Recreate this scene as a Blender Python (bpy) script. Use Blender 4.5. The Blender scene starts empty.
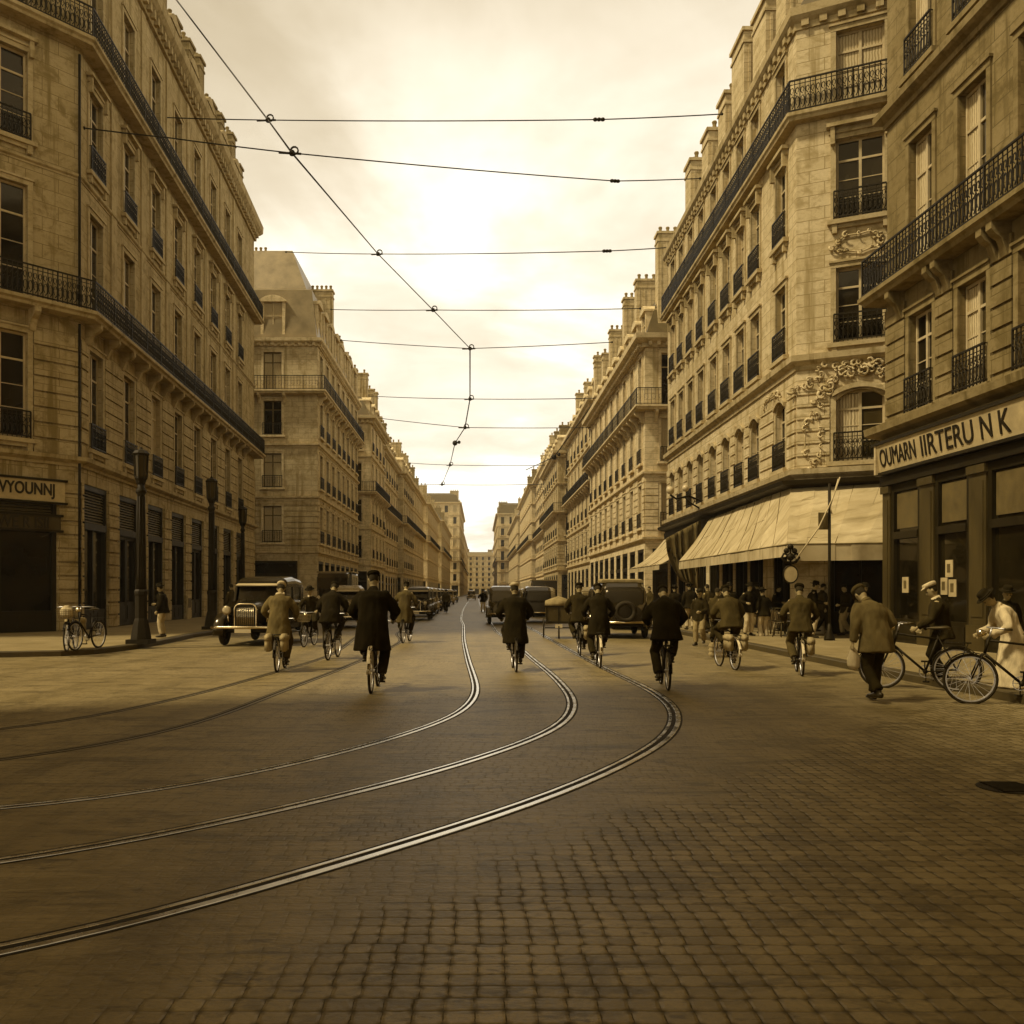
import bpy, bmesh, math, random
from mathutils import Vector, Matrix, noise
R = math.radians
PI = math.pi
random.seed(7)
S = bpy.context.scene
COL = S.collection
F_PX, VPX, HY, EYE = 900.0, 480.0, 592.0, 1.55

def G(px, py, z=0.0):
    """a point of the ground (or of a level z) seen at a pixel"""
    Y = (EYE - z) * F_PX / (py - HY)
    return Vector(((px - VPX) * Y / F_PX, Y, z))

# ---------------------------------------------------------------- camera
cd = bpy.data.cameras.new("camera")
cam = bpy.data.objects.new("camera", cd)
COL.objects.link(cam)
cam.location = (0, 0, EYE)
cam.rotation_euler = (R(90), 0, 0)
cd.sensor_width = 36
cd.lens = F_PX / 1024 * 36
cd.shift_x = (512 - VPX) / 1024
cd.shift_y = (HY - 512) / 1024
cd.clip_end = 6000
cd.clip_start = 0.05
S.camera = cam
S.view_settings.view_transform = 'Standard'
S.view_settings.look = 'None'
S.view_settings.exposure = 0.6
S.view_settings.gamma = 1
S.render.engine = 'CYCLES'

# ---------------------------------------------------------------- node helper
class NT:
    def __init__(s, nt):
        s.nt = nt
        nt.nodes.clear()
    def n(s, typ, ins=None, **props):
        nd = s.nt.nodes.new(typ)
        for k, v in props.items():
            setattr(nd, k, v)
        for k, v in (ins or {}).items():
            sock = nd.inputs[k]
            if hasattr(v, 'is_output') or isinstance(v, bpy.types.NodeSocket):
                s.nt.links.new(v, sock)
            else:
                sock.default_value = v
        return nd
    def math(s, op, a, b=None, c=None, clamp=False):
        ins = {0: a}
        if b is not None: ins[1] = b
        if c is not None: ins[2] = c
        return s.n('ShaderNodeMath', ins, operation=op, use_clamp=clamp).outputs[0]
    def noise(s, vec, scale, detail=4, rough=0.55, dist=0.0):
        return s.n('ShaderNodeTexNoise', {'Vector': vec, 'Scale': scale, 'Detail': detail, 'Roughness': rough, 'Distortion': dist}).outputs['Fac']
    def maprange(s, v, a, b, c=0.0, d=1.0, smooth=False):
        return s.n('ShaderNodeMapRange', {'Value': v, 'From Min': a, 'From Max': b, 'To Min': c, 'To Max': d},
                   interpolation_type='SMOOTHSTEP' if smooth else 'LINEAR').outputs['Result']
    def mix(s, f, a, b, blend='MIX'):
        nd = s.n('ShaderNodeMix', None, data_type='RGBA', blend_type=blend)
        for k, v in ((0, f), (6, a), (7, b)):
            if isinstance(v, bpy.types.NodeSocket): s.nt.links.new(v, nd.inputs[k])
            else:
                if k != 0 and len(v) == 3: v = (*v, 1)
                nd.inputs[k].default_value = v
        return nd.outputs[2]
    def mapping(s, vec, scale=(1, 1, 1), loc=(0, 0, 0), rot=(0, 0, 0)):
        return s.n('ShaderNodeMapping', {'Vector': vec, 'Scale': scale, 'Location': loc, 'Rotation': rot}).outputs[0]

def newmat(name):
    m = bpy.data.materials.new(name)
    m.use_nodes = True
    t = NT(m.node_tree)
    return m, t

def finish(t, color, rough=0.7, bump=None, bstr=0.3, bdist=0.02, metallic=0.0, spec=0.5, extra=None):
    ins = {'Roughness': rough, 'Metallic': metallic, 'Specular IOR Level': spec, 'Specular Tint': (1.0, .76, .40, 1) if metallic < .3 else (1, 1, 1, 1)}
    if isinstance(color, bpy.types.NodeSocket): ins['Base Color'] = color
    else: ins['Base Color'] = (*color, 1) if len(color) == 3 else color
    if extra: ins.update(extra)
    p = t.n('ShaderNodeBsdfPrincipled', ins)
    if bump is not None:
        b = t.n('ShaderNodeBump', {'Height': bump, 'Strength': bstr, 'Distance': bdist})
        t.nt.links.new(b.outputs[0], p.inputs['Normal'])
    o = t.n('ShaderNodeOutputMaterial')
    t.nt.links.new(p.outputs[0], o.inputs['Surface'])
    return p

def tone(L, warm=0.0):
    """sepia pigment of a given lightness; deeper when darker"""
    k = max(0.0, min(1.0, L / 0.6))
    g = 0.672 + 0.11 * k - 0.03 * warm
    b = 0.185 + 0.22 * k - 0.07 * warm
    return (L, L * g, L * b)

def m_stone(name, L, bw=1.0, bh=0.42, mortar=0.007, dirt=0.55, seed=0.0, joint=0.32):
    dirt = min(1.0, dirt * 1.25)
    m, t = newmat(name)
    uv = t.n('ShaderNodeUVMap').outputs[0]
    ob = t.n('ShaderNodeTexCoord').outputs['Object']
    obs = t.mapping(ob, loc=(seed, seed * 1.7, seed * .3))
    wob = t.n('ShaderNodeTexNoise', {'Vector': obs, 'Scale': 1.3, 'Detail': 2}).outputs['Color']
    uvw = t.n('ShaderNodeVectorMath', {0: uv, 1: t.n('ShaderNodeVectorMath', {0: wob, 'Scale': 0.02}, operation='SCALE').outputs[0]}, operation='ADD').outputs[0]
    br = t.n('ShaderNodeTexBrick', {'Vector': uvw, 'Color1': (*tone(L * 1.06), 1), 'Color2': (*tone(L * 0.86, .2), 1), 'Mortar': (*tone(L * joint, .5), 1),
             'Scale': 1.0, 'Mortar Size': mortar, 'Mortar Smooth': 0.3, 'Bias': -0.2, 'Brick Width': bw, 'Row Height': bh}, offset=0.5)
    big = t.noise(obs, 0.22, 5, .6)
    mid = t.noise(obs, 1.4, 6, .65, .6)
    streak = t.noise(t.mapping(obs, scale=(2.2, 2.2, 0.16)), 1.0, 5, .6)
    fine = t.noise(obs, 14, 5, .7)
    c = t.mix(t.maprange(big, .35, .7, 0, dirt * .55), br.outputs['Color'], tone(L * .62, .6))
    c = t.mix(t.maprange(mid, .48, .68, 0, dirt, True), c, tone(L * .42, .8))
    c = t.mix(t.maprange(streak, .52, .68, 0, min(1, dirt * 1.15), True), c, tone(L * .4, .8))
    c = t.mix(t.maprange(streak, .28, .42, dirt * .4, 0, True), c, tone(min(L * 1.3, .7)))
    blk = t.noise(t.mapping(obs, scale=(1.0, 1.0, 2.6)), 2.3, 4, .7, .2)
    c = t.mix(t.maprange(blk, .5, .64, 0, .5, True), c, tone(L * .5, .5))
    c = t.mix(t.maprange(fine, .3, .7, .35, 0), c, tone(L * .5, .4))
    h = t.math('ADD', t.math('MULTIPLY', br.outputs['Fac'], -0.6), t.math('MULTIPLY', fine, .5))
    h = t.math('ADD', h, t.math('MULTIPLY', mid, .5))
    finish(t, c, .88, h, .5, .015, spec=.25)
    return m

def m_plain(name, L, rough=0.7, warm=0.0, var=0.3, scale=3.0, metallic=0.0, spec=.4, bump=0.15, col=None, stretch=(1, 1, 1)):
    m, t = newmat(name)
    ob = t.mapping(t.n('ShaderNodeTexCoord').outputs['Object'], scale=stretch)
    a = t.noise(ob, scale, 5, .65)
    b = t.noise(ob, scale * 9, 4, .6)
    base = col or tone(L, warm)
    lo = tuple(x * (1 - var) for x in base)
    hi = tuple(min(1, x * (1 + var * .6)) for x in base)
    c = t.mix(t.maprange(a, .3, .7), lo, hi)
    c = t.mix(t.maprange(b, .35, .65, var * .6, 0), c, tuple(x * (1 - var) for x in base))
    rg = t.maprange(a, .3, .7, max(.03, rough - .08), min(1, rough + .08))
    finish(t, c, rg, b, bump, .008, metallic, spec)
    return m

def m_cloth(name, L, warm=.2, var=.3, fold=6.0, trans=0.0):
    m, t = newmat(name)
    ob = t.n('ShaderNodeTexCoord').outputs['Object']
    a = t.noise(t.mapping(ob, scale=(1, 1, .35)), fold, 4, .6, .8)
    b = t.noise(ob, 90, 2, .5)
    base = tone(L, warm)
    c = t.mix(t.maprange(a, .3, .7), tuple(x * (1 - var) for x in base), tuple(x * (1 + var) for x in base))
    h = t.math('ADD', t.math('MULTIPLY', a, 1.0), t.math('MULTIPLY', b, .12))
    finish(t, c, .95, h, .6, .03, spec=.1)
    return m

M = {}
M['stone_near'] = m_stone('limestone_sooty', .46, 1.15, .5, .014, .75, 0.0)
M['stone_vignette'] = m_stone('limestone_vignette', .25, 1.15, .5, .014, .75, 17.0)  # right shop: vignette darkening put into the stone colour
M['trim_vignette'] = m_stone('trim_vignette', .25, 2.4, 1.3, .004, .65, 25.0, .7)  # its trim, toned down by the same vignette darkening
M['stone_trim'] = m_stone('limestone_trim', .46, 2.4, 1.3, .004, .6, 5.0, .7)
M['stone_mid'] = m_stone('limestone_warm', .60, 1.0, .42, .012, .55, 9.0)
M['stone_pale'] = m_stone('limestone_pale', .72, 1.1, .4, .012, .5, 13.0)
M['stone_grey'] = m_stone('limestone_worn', .56, .9, .38, .007, .65, 21.0)
M['stone_cream'] = m_stone('limestone_cream', .68, 1.2, .5, .006, .45, 33.0)
M['trim_pale'] = m_stone('trim_pale', .68, 2.0, 1.1, .004, .45, 41.0, .75)
M['slate'] = m_plain('roof_slate', .10, .55, 0, .35, 2.0)
M['zinc'] = m_plain('roof_zinc', .24, .45, 0, .25, 1.2, .3)
M['brick'] = m_stone('chimney_brick', .36, .25, .08, .008, .5, 3.0)
M['pot'] = m_plain('clay_pot', .24, .9, .4)
M['iron'] = m_plain('black_iron', .014, .55, .4, .4, 6, spec=.2)
M['wood'] = m_plain('dark_painted_wood', .018, .5, .5, .4, 2.5, spec=.2, stretch=(1, 1, .3))
M['woodmid'] = m_plain('brown_painted_wood', .06, .5, .5, .4, 2.5, spec=.25, stretch=(1, 1, .3))
M['louvre'] = m_plain('shutter_slats', .11, .6, .4, .35, 2.5)
M['paint'] = m_plain('window_paint', .46, .5, 0, .2, 3)
M['paintdark'] = m_plain('window_paint_dark', .14, .5, .3, .3, 3)
M['signboard'] = m_plain('sign_board', .42, .6, .4, .3, 2)
M['signink'] = m_plain('sign_lettering', .012, .5, .6, .3, 5)
M['tyre'] = m_plain('tyre_rubber', .018, .8, .3, .4, 8)
M['chrome'] = m_plain('nickel', .7, .22, 0, .15, 5, 1.0)
M['spoke'] = m_plain('spoke_steel', .5, .4, 0, .15, 5, .8, col=(.55, .49, .38))
M['carpaint'] = m_plain('car_lacquer_black', .016, .16, .3, .3, 2, 0, .6, .0)
M['carbrown'] = m_plain('car_lacquer_brown', .06, .2, .4, .3, 2, 0, .6, .0)
M['carpale'] = m_plain('car_lacquer_fawn', .26, .25, .2, .3, 2, 0, .6, .0)
M['canvas'] = m_cloth('canvas_hood', .12)
M['lampglass'] = m_plain('milk_glass', .5, .15, 0, .1, 4)
M['skin'] = m_plain('skin', .30, .6, .3, .12, 8)
M['hair'] = m_plain('hair', .02, .95, .5, .3, 20)
M['leather'] = m_plain('leather', .045, .5, .6, .3, 8)
M['shoe'] = m_plain('shoe_leather', .02, .4, .6, .3, 8)
M['kerb'] = m_plain('kerb_granite', .06, .6, .2, .35, 4)
M['asphalt_joint'] = m_plain('groove_dirt', .012, .9, .6, .3, 6)

def m_glass(name, L, rough=.08, curtain=False, seed=0.0):
    m, t = newmat(name)
    ob = t.n('ShaderNodeTexCoord').outputs['Object']
    a = t.noise(t.mapping(ob, loc=(seed, seed, 0)), .7, 3, .5)
    if curtain:
        w = t.n('ShaderNodeTexWave', {'Vector': ob, 'Scale': 3.4, 'Distortion': 2.2, 'Detail': 2, 'Detail Scale': 1.5}, wave_type='BANDS', bands_direction='X').outputs['Fac']
        c = t.mix(w, tone(L * .55), tone(L * 1.1))
    else:
        c = t.mix(t.maprange(a, .35, .65), tone(L * .5, .4), tone(L * 1.5, .2))
    bp = t.noise(ob, 1.1, 2, .5)
    finish(t, c, rough, bp, .12, .05, spec=.34)
    return m
M['glass'] = m_glass('window_glass_dark', .010)
M['glass2'] = m_glass('window_glass_dim', .05, .12, False, 4)
M['curtain'] = m_glass('curtained_glass', .5, .2, True)
M['shopglass'] = m_glass('shop_glass', .012, .06, False, 9)

def m_awning():
    m, t = newmat('awning_canvas')
    ob = t.n('ShaderNodeTexCoord').outputs['Object']
    a = t.noise(ob, .8, 5, .6, .6)
    b = t.noise(t.mapping(ob, scale=(.5, 3.2, .5)), 1.0, 4, .6)
    c = t.mix(t.maprange(a, .3, .7), tone(.33), tone(.50))
    c = t.mix(t.maprange(b, .5, .68, 0, .6), c, tone(.15, .4))
    h = t.noise(t.mapping(ob, scale=(.5, 2.4, .5)), 1.3, 3, .5, .5)
    finish(t, c, .9, h, .5, .12, spec=.15)
    return m
M['awning'] = m_awning()

def m_ground():
    m, t = newmat('worn_setts')
    ob = t.n('ShaderNodeTexCoord').outputs['Object']
    wl = t.n('ShaderNodeTexNoise', {'Vector': ob, 'Scale': .55, 'Detail': 2}).outputs['Color']
    wf = t.n('ShaderNodeTexNoise', {'Vector': ob, 'Scale': 4.5, 'Detail': 3}).outputs['Color']
    wx = t.n('ShaderNodeTexNoise', {'Vector': ob, 'Scale': 26, 'Detail': 2}).outputs['Color']
    def vadd(a, b, s, off=-.5):
        bb = t.n('ShaderNodeVectorMath', {0: b, 1: (.5, .5, .5)}, operation='SUBTRACT').outputs[0]
        bb = t.n('ShaderNodeVectorMath', {0: bb, 'Scale': s}, operation='SCALE').outputs[0]
        return t.n('ShaderNodeVectorMath', {0: a, 1: bb}, operation='ADD').outputs[0]
    v = vadd(ob, wl, .07)
    v = vadd(v, wf, .018)
    v = vadd(v, wx, .010)
    sx = t.n('ShaderNodeSeparateXYZ', {0: v})
    so = t.n('ShaderNodeSeparateXYZ', {0: ob})
    X, Y = sx.outputs[0], sx.outputs[1]
    SX, SY = .114, .104
    cy = t.math('FLOOR', t.math('DIVIDE', Y, SY))
    rowj = t.n('ShaderNodeTexWhiteNoise', {'W': cy}, noise_dimensions='1D').outputs['Value']
    so0 = t.n('ShaderNodeSeparateXYZ', {0: ob})
    reg0 = t.math('SUBTRACT', t.math('ADD', t.math('MULTIPLY', so0.outputs[0], 1.2), 4.9), so0.outputs[1])
    X2 = t.math('ADD', X, t.math('MULTIPLY', rowj, t.maprange(reg0, -1.6, .2, .12, .026)))
    cx = t.math('FLOOR', t.math('DIVIDE', X2, SX))
    cell = t.n('ShaderNodeCombineXYZ', {0: cx, 1: cy})
    wn = t.n('ShaderNodeTexWhiteNoise', {'Vector': cell.outputs[0]}, noise_dimensions='2D')
    rnd = wn.outputs['Value']
    dx = t.math('PINGPONG', X2, SX / 2)
    # PINGPONG of a coordinate offset to cell borders: distance to a joint
    dy = t.math('PINGPONG', Y, SY / 2)
    # joints sit at multiples of the cell size
    fx = t.math('ABSOLUTE', t.math('SUBTRACT', t.math('FRACT', t.math('DIVIDE', X2, SX)), .5))
    fy = t.math('ABSOLUTE', t.math('SUBTRACT', t.math('FRACT', t.math('DIVIDE', Y, SY)), .5))
    dxj = t.math('MULTIPLY', t.math('SUBTRACT', .5, fx), SX)
    dyj = t.math('MULTIPLY', t.math('SUBTRACT', .5, fy), SY)
    blot = t.noise(ob, 9, 3, .6)
    blot2 = t.noise(t.mapping(ob, loc=(7, 3, 0)), 6, 3, .6)
    jx = t.math('SUBTRACT', 1.0, t.math('DIVIDE', dxj, t.maprange(blot, .42, .62, .001, .007)), clamp=True)
    jy = t.math('SUBTRACT', 1.0, t.math('DIVIDE', dyj, t.maprange(blot2, .3, .7, .002, .007)), clamp=True)
    corner = t.math('MULTIPLY', t.math('SUBTRACT', 1.0, t.math('DIVIDE', dxj, .028), clamp=True), t.math('SUBTRACT', 1.0, t.math('DIVIDE', dyj, .034), clamp=True))
    j = t.math('MAXIMUM', t.math('MAXIMUM', jx, t.math('MULTIPLY', jy, .6)), t.math('MULTIPLY', corner, 1.1), clamp=True)
    # the freshly laid patch lies in front; beyond it the setts are worn and tarred over
    reg = t.math('SUBTRACT', t.math('ADD', t.math('MULTIPLY', so.outputs[0], 1.2), 4.9), so.outputs[1])
    reg = t.math('ADD', reg, t.math('MULTIPLY', t.math('SUBTRACT', t.noise(ob, .9, 4, .6), .5), 2.6))
    patch = t.maprange(reg, -.25, .35, 0, 1, True)
    worn = t.noise(ob, .35, 5, .65, .4)
    wornj = t.maprange(worn, .38, .62, .08, .42)
    jstr = t.math('MAXIMUM', patch, wornj)
    js = t.math('MULTIPLY', j, jstr)
    base = t.mix(rnd, tone(.18, .5), tone(.34, .35))
    base2 = t.mix(t.maprange(worn, .3, .7), tone(.175, .5), tone(.31, .35))
    base = t.mix(t.maprange(patch, 0, 1, .9, .05), base, base2)
    chip = t.noise(t.mapping(ob, scale=(1, 1, 1)), 42, 5, .7)
    base = t.mix(t.maprange(chip, .35, .7, .5, 0), base, tone(.06, .8))
    stain = t.noise(ob, 1.6, 6, .7, 1.2)
    base = t.mix(t.maprange(stain, .50, .64, 0, .55, True), base, tone(.06, .8))
    pale = t.noise(t.mapping(ob, scale=(.7, 1.8, 1), loc=(31, 4, 0)), 1.1, 6, .7, .4)
    base = t.mix(t.maprange(pale, .62, .68, 0, .6, True), base, tone(.30))
    fleck = t.noise(t.mapping(ob, scale=(.5, 1.9, 1), loc=(3, 8, 0)), 6.5, 5, .72, .4)
    base = t.mix(t.maprange(fleck, .56, .66, 0, .75, True), base, tone(.045, .8))
    base = t.mix(t.maprange(fleck, .36, .44, .5, 0, True), base, tone(.26, .3))
    fl2 = t.noise(t.mapping(ob, scale=(.38, 1.5, 1), loc=(13, 5, 0)), 2.1, 6, .74, .7)
    base = t.mix(t.maprange(fl2, .53, .62, 0, .6, True), base, tone(.06, .7))
    base = t.mix(t.maprange(fl2, .36, .46, .45, 0, True), base, tone(.30, .3))
    # track of wheels along the street
    lane = t.noise(t.mapping(ob, scale=(1.6, .06, 1)), 1.0, 4, .6)
    base = t.mix(t.maprange(lane, .45, .68, 0, .45, True), base, tone(.085, .6))
    col = t.mix(js, base, tone(.03, .9))
    dome = t.math('MULTIPLY', t.maprange(dxj, 0, .016, 0, 1, True), t.maprange(dyj, 0, .016, 0, 1, True))
    h = t.math('MULTIPLY', dome, t.math('MULTIPLY', jstr, .5))
    h = t.math('ADD', h, t.math('MULTIPLY', rnd, t.math('MULTIPLY', jstr, .22)))
    h = t.math('ADD', h, t.math('MULTIPLY', chip, .42))
    lump = t.noise(t.mapping(ob, scale=(.55, 1.5, 1)), 5, 5, .65, .5)
    h = t.math('ADD', h, t.math('MULTIPLY', t.noise(ob, 7, 4, .6), .35))
    h = t.math('ADD', h, t.math('MULTIPLY', lump, t.maprange(patch, 0, 1, 1.9, .5)))
    h = t.math('SUBTRACT', h, t.math('MULTIPLY', js, .5))
    rg = t.math('ADD', t.maprange(chip, .3, .7, .42, .62), t.math('MULTIPLY', js, .3))
    finish(t, col, rg, h, .55, .013, spec=.42)
    return m
M['ground'] = m_ground()

def m_pave():
    m, t = newmat('pavement_flags')
    ob = t.n('ShaderNodeTexCoord').outputs['Object']
    br = t.n('ShaderNodeTexBrick', {'Vector': ob, 'Color1': (*tone(.30), 1), 'Color2': (*tone(.25, .2), 1), 'Mortar': (*tone(.12, .5), 1), 'Scale': 1.0, 'Mortar Size': .012, 'Brick Width': 1.1, 'Row Height': .7})
    a = t.noise(ob, .7, 6, .65)
    f = t.noise(ob, 16, 5, .7)
    c = t.mix(t.maprange(a, .35, .7, 0, .6), br.outputs['Color'], tone(.13, .5))
    c = t.mix(t.maprange(f, .3, .7, .3, 0), c, tone(.12, .5))
    finish(t, c, .7, f, .3, .01, spec=.3)
    return m
M['pave'] = m_pave()
M['rail'] = m_plain('rail_steel', .95, .27, 0, .3, 3, 1.0, .5, .0, col=(.74, .69, .58))
M['enamel'] = m_plain('cream_enamel', .5, .35, 0, .15, 5)

# ---------------------------------------------------------------- mesh builder
class MB:
    def __init__(s):
        s.v = []; s.f = []; s.m = []
    def quad(s, *pts, mi=0):
        n = len(s.v)
        s.v.extend(Vector(p) for p in pts)
        s.f.append(tuple(range(n, n + len(pts)))); s.m.append(mi)
    def add(s, vs, fs, mi=0):
        n = len(s.v)
        s.v.extend(Vector(p) for p in vs)
        for f in fs:
            s.f.append(tuple(i + n for i in f)); s.m.append(mi)
    BF = ((0, 3, 2, 1), (4, 5, 6, 7), (0, 1, 5, 4), (1, 2, 6, 5), (2, 3, 7, 6), (3, 0, 4, 7))
    def box(s, x0, x1, y0, y1, z0, z1, mi=0):
        s.add([(x0, y0, z0), (x1, y0, z0), (x1, y1, z0), (x0, y1, z0), (x0, y0, z1), (x1, y0, z1), (x1, y1, z1), (x0, y1, z1)], s.BF, mi)
    def fbox(s, fc, u0, u1, w0, w1, z0, z1, mi=0):
        s.add([fc.p(u0, z0, w1), fc.p(u1, z0, w1), fc.p(u1, z0, w0), fc.p(u0, z0, w0),
               fc.p(u0, z1, w1), fc.p(u1, z1, w1), fc.p(u1, z1, w0), fc.p(u0, z1, w0)], s.BF, mi)
    def bar(s, a, b, r, n=4, mi=0, r2=None):
        s.tube([a, b], [r, r if r2 is None else r2], n, mi)
    def tube(s, pts, rad, n=8, mi=0, side=None, cap=True, closed=False):
        pts = [Vector(p) for p in pts]
        N = len(pts)
        if not isinstance(rad, (list, tuple)): rad = [rad] * N
        rings = []
        prev = None
        for i, p in enumerate(pts):
            if closed: d = pts[(i + 1) % N] - pts[i - 1]
            else: d = pts[min(i + 1, N - 1)] - pts[max(i - 1, 0)]
            if d.length < 1e-9: d = Vector((0, 0, 1))
            d.normalize()
            if side is not None:
                a = Vector(side) - d * d.dot(Vector(side))
            elif prev is not None:
                a = prev - d * d.dot(prev)
            else:
                a = Vector((1, 0, 0)) if abs(d.x) < .8 else Vector((0, 0, 1))
                a = a - d * d.dot(a)
            a.normalize(); prev = a
            b = d.cross(a)
            r = rad[i]
            rx, ry = r if isinstance(r, (tuple, list)) else (r, r)
            off = PI / n if n == 4 else 0
            rings.append([p + a * (rx * math.cos(2 * PI * k / n + off)) + b * (ry * math.sin(2 * PI * k / n + off)) for k in range(n)])
        vs = [q for r_ in rings for q in r_]
        fs = []
        for i in range(N if closed else N - 1):
            j = (i + 1) % N
            for k in range(n):
                l = (k + 1) % n
                fs.append((i * n + k, i * n + l, j * n + l, j * n + k))
        if cap and not closed:
            fs.append(tuple(range(n - 1, -1, -1)))
            fs.append(tuple((N - 1) * n + k for k in range(n)))
        s.add(vs, fs, mi)
    def ring(s, c, r, t, axis='x', seg=24, n=5, mi=0):
        c = Vector(c)
        pts = []
        for k in range(seg):
            a = 2 * PI * k / seg
            if axis == 'x': pts.append(c + Vector((0, r * math.cos(a), r * math.sin(a))))
            elif axis == 'y': pts.append(c + Vector((r * math.cos(a), 0, r * math.sin(a))))
            else: pts.append(c + Vector((r * math.cos(a), r * math.sin(a), 0)))
        s.tube(pts, t, n, mi, closed=True)
    def lathe(s, c, prof, n=16, mi=0):
        c = Vector(c)
        s.add([c + Vector((r * math.cos(2 * PI * k / n), r * math.sin(2 * PI * k / n), z)) for r, z in prof for k in range(n)],
              [(i * n + k, i * n + (k + 1) % n, (i + 1) * n + (k + 1) % n, (i + 1) * n + k) for i in range(len(prof) - 1) for k in range(n)]
              + [tuple(range(n - 1, -1, -1)), tuple((len(prof) - 1) * n + k for k in range(n))], mi)
    def ball(s, c, r, n=10, mi=0, sc=(1, 1, 1)):
        c = Vector(c); vs = []; rows = n // 2
        for i in range(rows + 1):
            th = PI * i / rows
            th = min(max(th, .05), PI - .05)
            for k in range(n):
                a = 2 * PI * k / n
                vs.append(c + Vector((r * sc[0] * math.sin(th) * math.cos(a), r * sc[1] * math.sin(th) * math.sin(a), -r * sc[2] * math.cos(th))))
        fs = [(i * n + k, i * n + (k + 1) % n, (i + 1) * n + (k + 1) % n, (i + 1) * n + k) for i in range(rows) for k in range(n)]
        fs += [tuple(range(n - 1, -1, -1)), tuple(rows * n + k for k in range(n))]
        s.add(vs, fs, mi)
    def sweep(s, path, prof, mi=0, closed=False):
        """sweep a closed profile [(outward, z)] along a plan polyline; outward lies to the right of travel"""
        P = [Vector((p[0], p[1])) for p in path]
        N = len(P); offs = []
        for i in range(N):
            ds = []
            if i > 0 or closed: ds.append((P[i] - P[i - 1]).normalized())
            if i < N - 1 or closed: ds.append((P[(i + 1) % N] - P[i]).normalized())
            ns = [Vector((d.y, -d.x)) for d in ds]
            if len(ns) == 2:
                b = (ns[0] + ns[1]).normalized()
                b = b / max(.35, b.dot(ns[0]))
            else: b = ns[0]
            offs.append(b)
        K = len(prof)
        vs = [(P[i].x + offs[i].x * w, P[i].y + offs[i].y * w, z) for i in range(N) for (w, z) in prof]
        fs = []
        for i in range(N if closed else N - 1):
            j = (i + 1) % N
            for k in range(K):
                l = (k + 1) % K
                fs.append((i * K + k, j * K + k, j * K + l, i * K + l))
        if not closed:
            fs.append(tuple(range(K)))
            fs.append(tuple((N - 1) * K + k for k in range(K - 1, -1, -1)))
        s.add(vs, fs, mi)
    def xf(s, mat):
        s.v = [mat @ p for p in s.v]
        return s
    def mesh(s, name, mats, smooth=False, origin=(0, 0, 0), bevel=0.0):
        me = bpy.data.meshes.new(name)
        o = Vector(origin)
        me.from_pydata([tuple(p - o) for p in s.v], [], s.f)
        if not isinstance(mats, (list, tuple)): mats = [mats]
        for m in mats: me.materials.append(m)
        bm = bmesh.new(); bm.from_mesh(me)
        for i, f in enumerate(bm.faces):
            f.material_index = s.m[i]
        bm.normal_update()
        bmesh.ops.recalc_face_normals(bm, faces=bm.faces)
        if smooth: bmesh.ops.remove_doubles(bm, verts=bm.verts, dist=2e-5)
        if bevel > 0:
            bmesh.ops.remove_doubles(bm, verts=bm.verts, dist=1e-5)
            es = [e for e in bm.edges if len(e.link_faces) == 2 and e.calc_face_angle(0) > .6]
            bmesh.ops.bevel(bm, geom=es, offset=bevel, segments=2, affect='EDGES', clamp_overlap=True)
        uvl = bm.loops.layers.uv.new('UVMap')
        for f in bm.faces:
            n = f.normal
            if abs(n.z) > .75:
                for l in f.loops:
                    p = l.vert.co + o
                    l[uvl].uv = (p.x, p.y)
            else:
                tx, ty = -n.y, n.x
                q = math.hypot(tx, ty) or 1
                tx /= q; ty /= q
                if ty < -.2 or (abs(ty) <= .2 and tx < 0): tx, ty = -tx, -ty
                for l in f.loops:
                    p = l.vert.co + o
                    l[uvl].uv = (p.x * tx + p.y * ty, p.z)
            f.smooth = smooth
        bm.to_mesh(me); bm.free()
        return me
    def build(s, name, mats, parent=None, smooth=False, bevel=0.0, origin=None):
        if origin is None:
            origin = Vector(parent['_o']) if (parent is not None and '_o' in parent) else Vector((0, 0, 0))
        me = s.mesh(name, mats, smooth, origin, bevel)
        return link(name, me, parent)

ROOTS = []
def link(name, me, parent=None, loc=None, rotz=0.0):
    o = bpy.data.objects.new(name, me)
    COL.objects.link(o)
    if parent is not None:
        o.parent = parent
        if '_o' in parent: pass
    if loc is not None:
        o.location = loc
    if rotz: o.rotation_euler = (0, 0, rotz)
    return o

def empty(name, label, cat, loc=(0, 0, 0), rotz=0.0, group=None, world=False, scale=1.0):
    """an Empty at a thing's base. world=True: parts are modelled in world coordinates"""
    o = bpy.data.objects.new(name, None)
    o.empty_display_size = .3
    COL.objects.link(o)
    o.location = loc
    o.rotation_euler = (0, 0, rotz)
    o.scale = (scale,) * 3
    o['label'] = label; o['category'] = cat
    if group: o['group'] = group
    if world: o['_o'] = tuple(loc)
    return o

def tag(o, label=None, cat=None, group=None, kind=None):
    if label: o['label'] = label
    if cat: o['category'] = cat
    if group: o['group'] = group
    if kind: o['kind'] = kind
    return o

def copy_tree(o, parent=None, label=None):
    c = o.copy(); COL.objects.link(c)
    c.parent = parent
    if label: c['label'] = label
    for ch in list(o.children): copy_tree(ch, c)
    return c

class Fac:
    def __init__(s, P0, P1):
        s.o = Vector((P0[0], P0[1])); d = Vector((P1[0], P1[1])) - s.o
        s.L = d.length; s.u = d.normalized(); s.n = Vector((s.u.y, -s.u.x))
        s.ang = math.atan2(s.u.y, s.u.x)
    def p(s, u, z, w=0.0):
        q = s.o + s.u * u + s.n * w
        return Vector((q.x, q.y, z))
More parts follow.
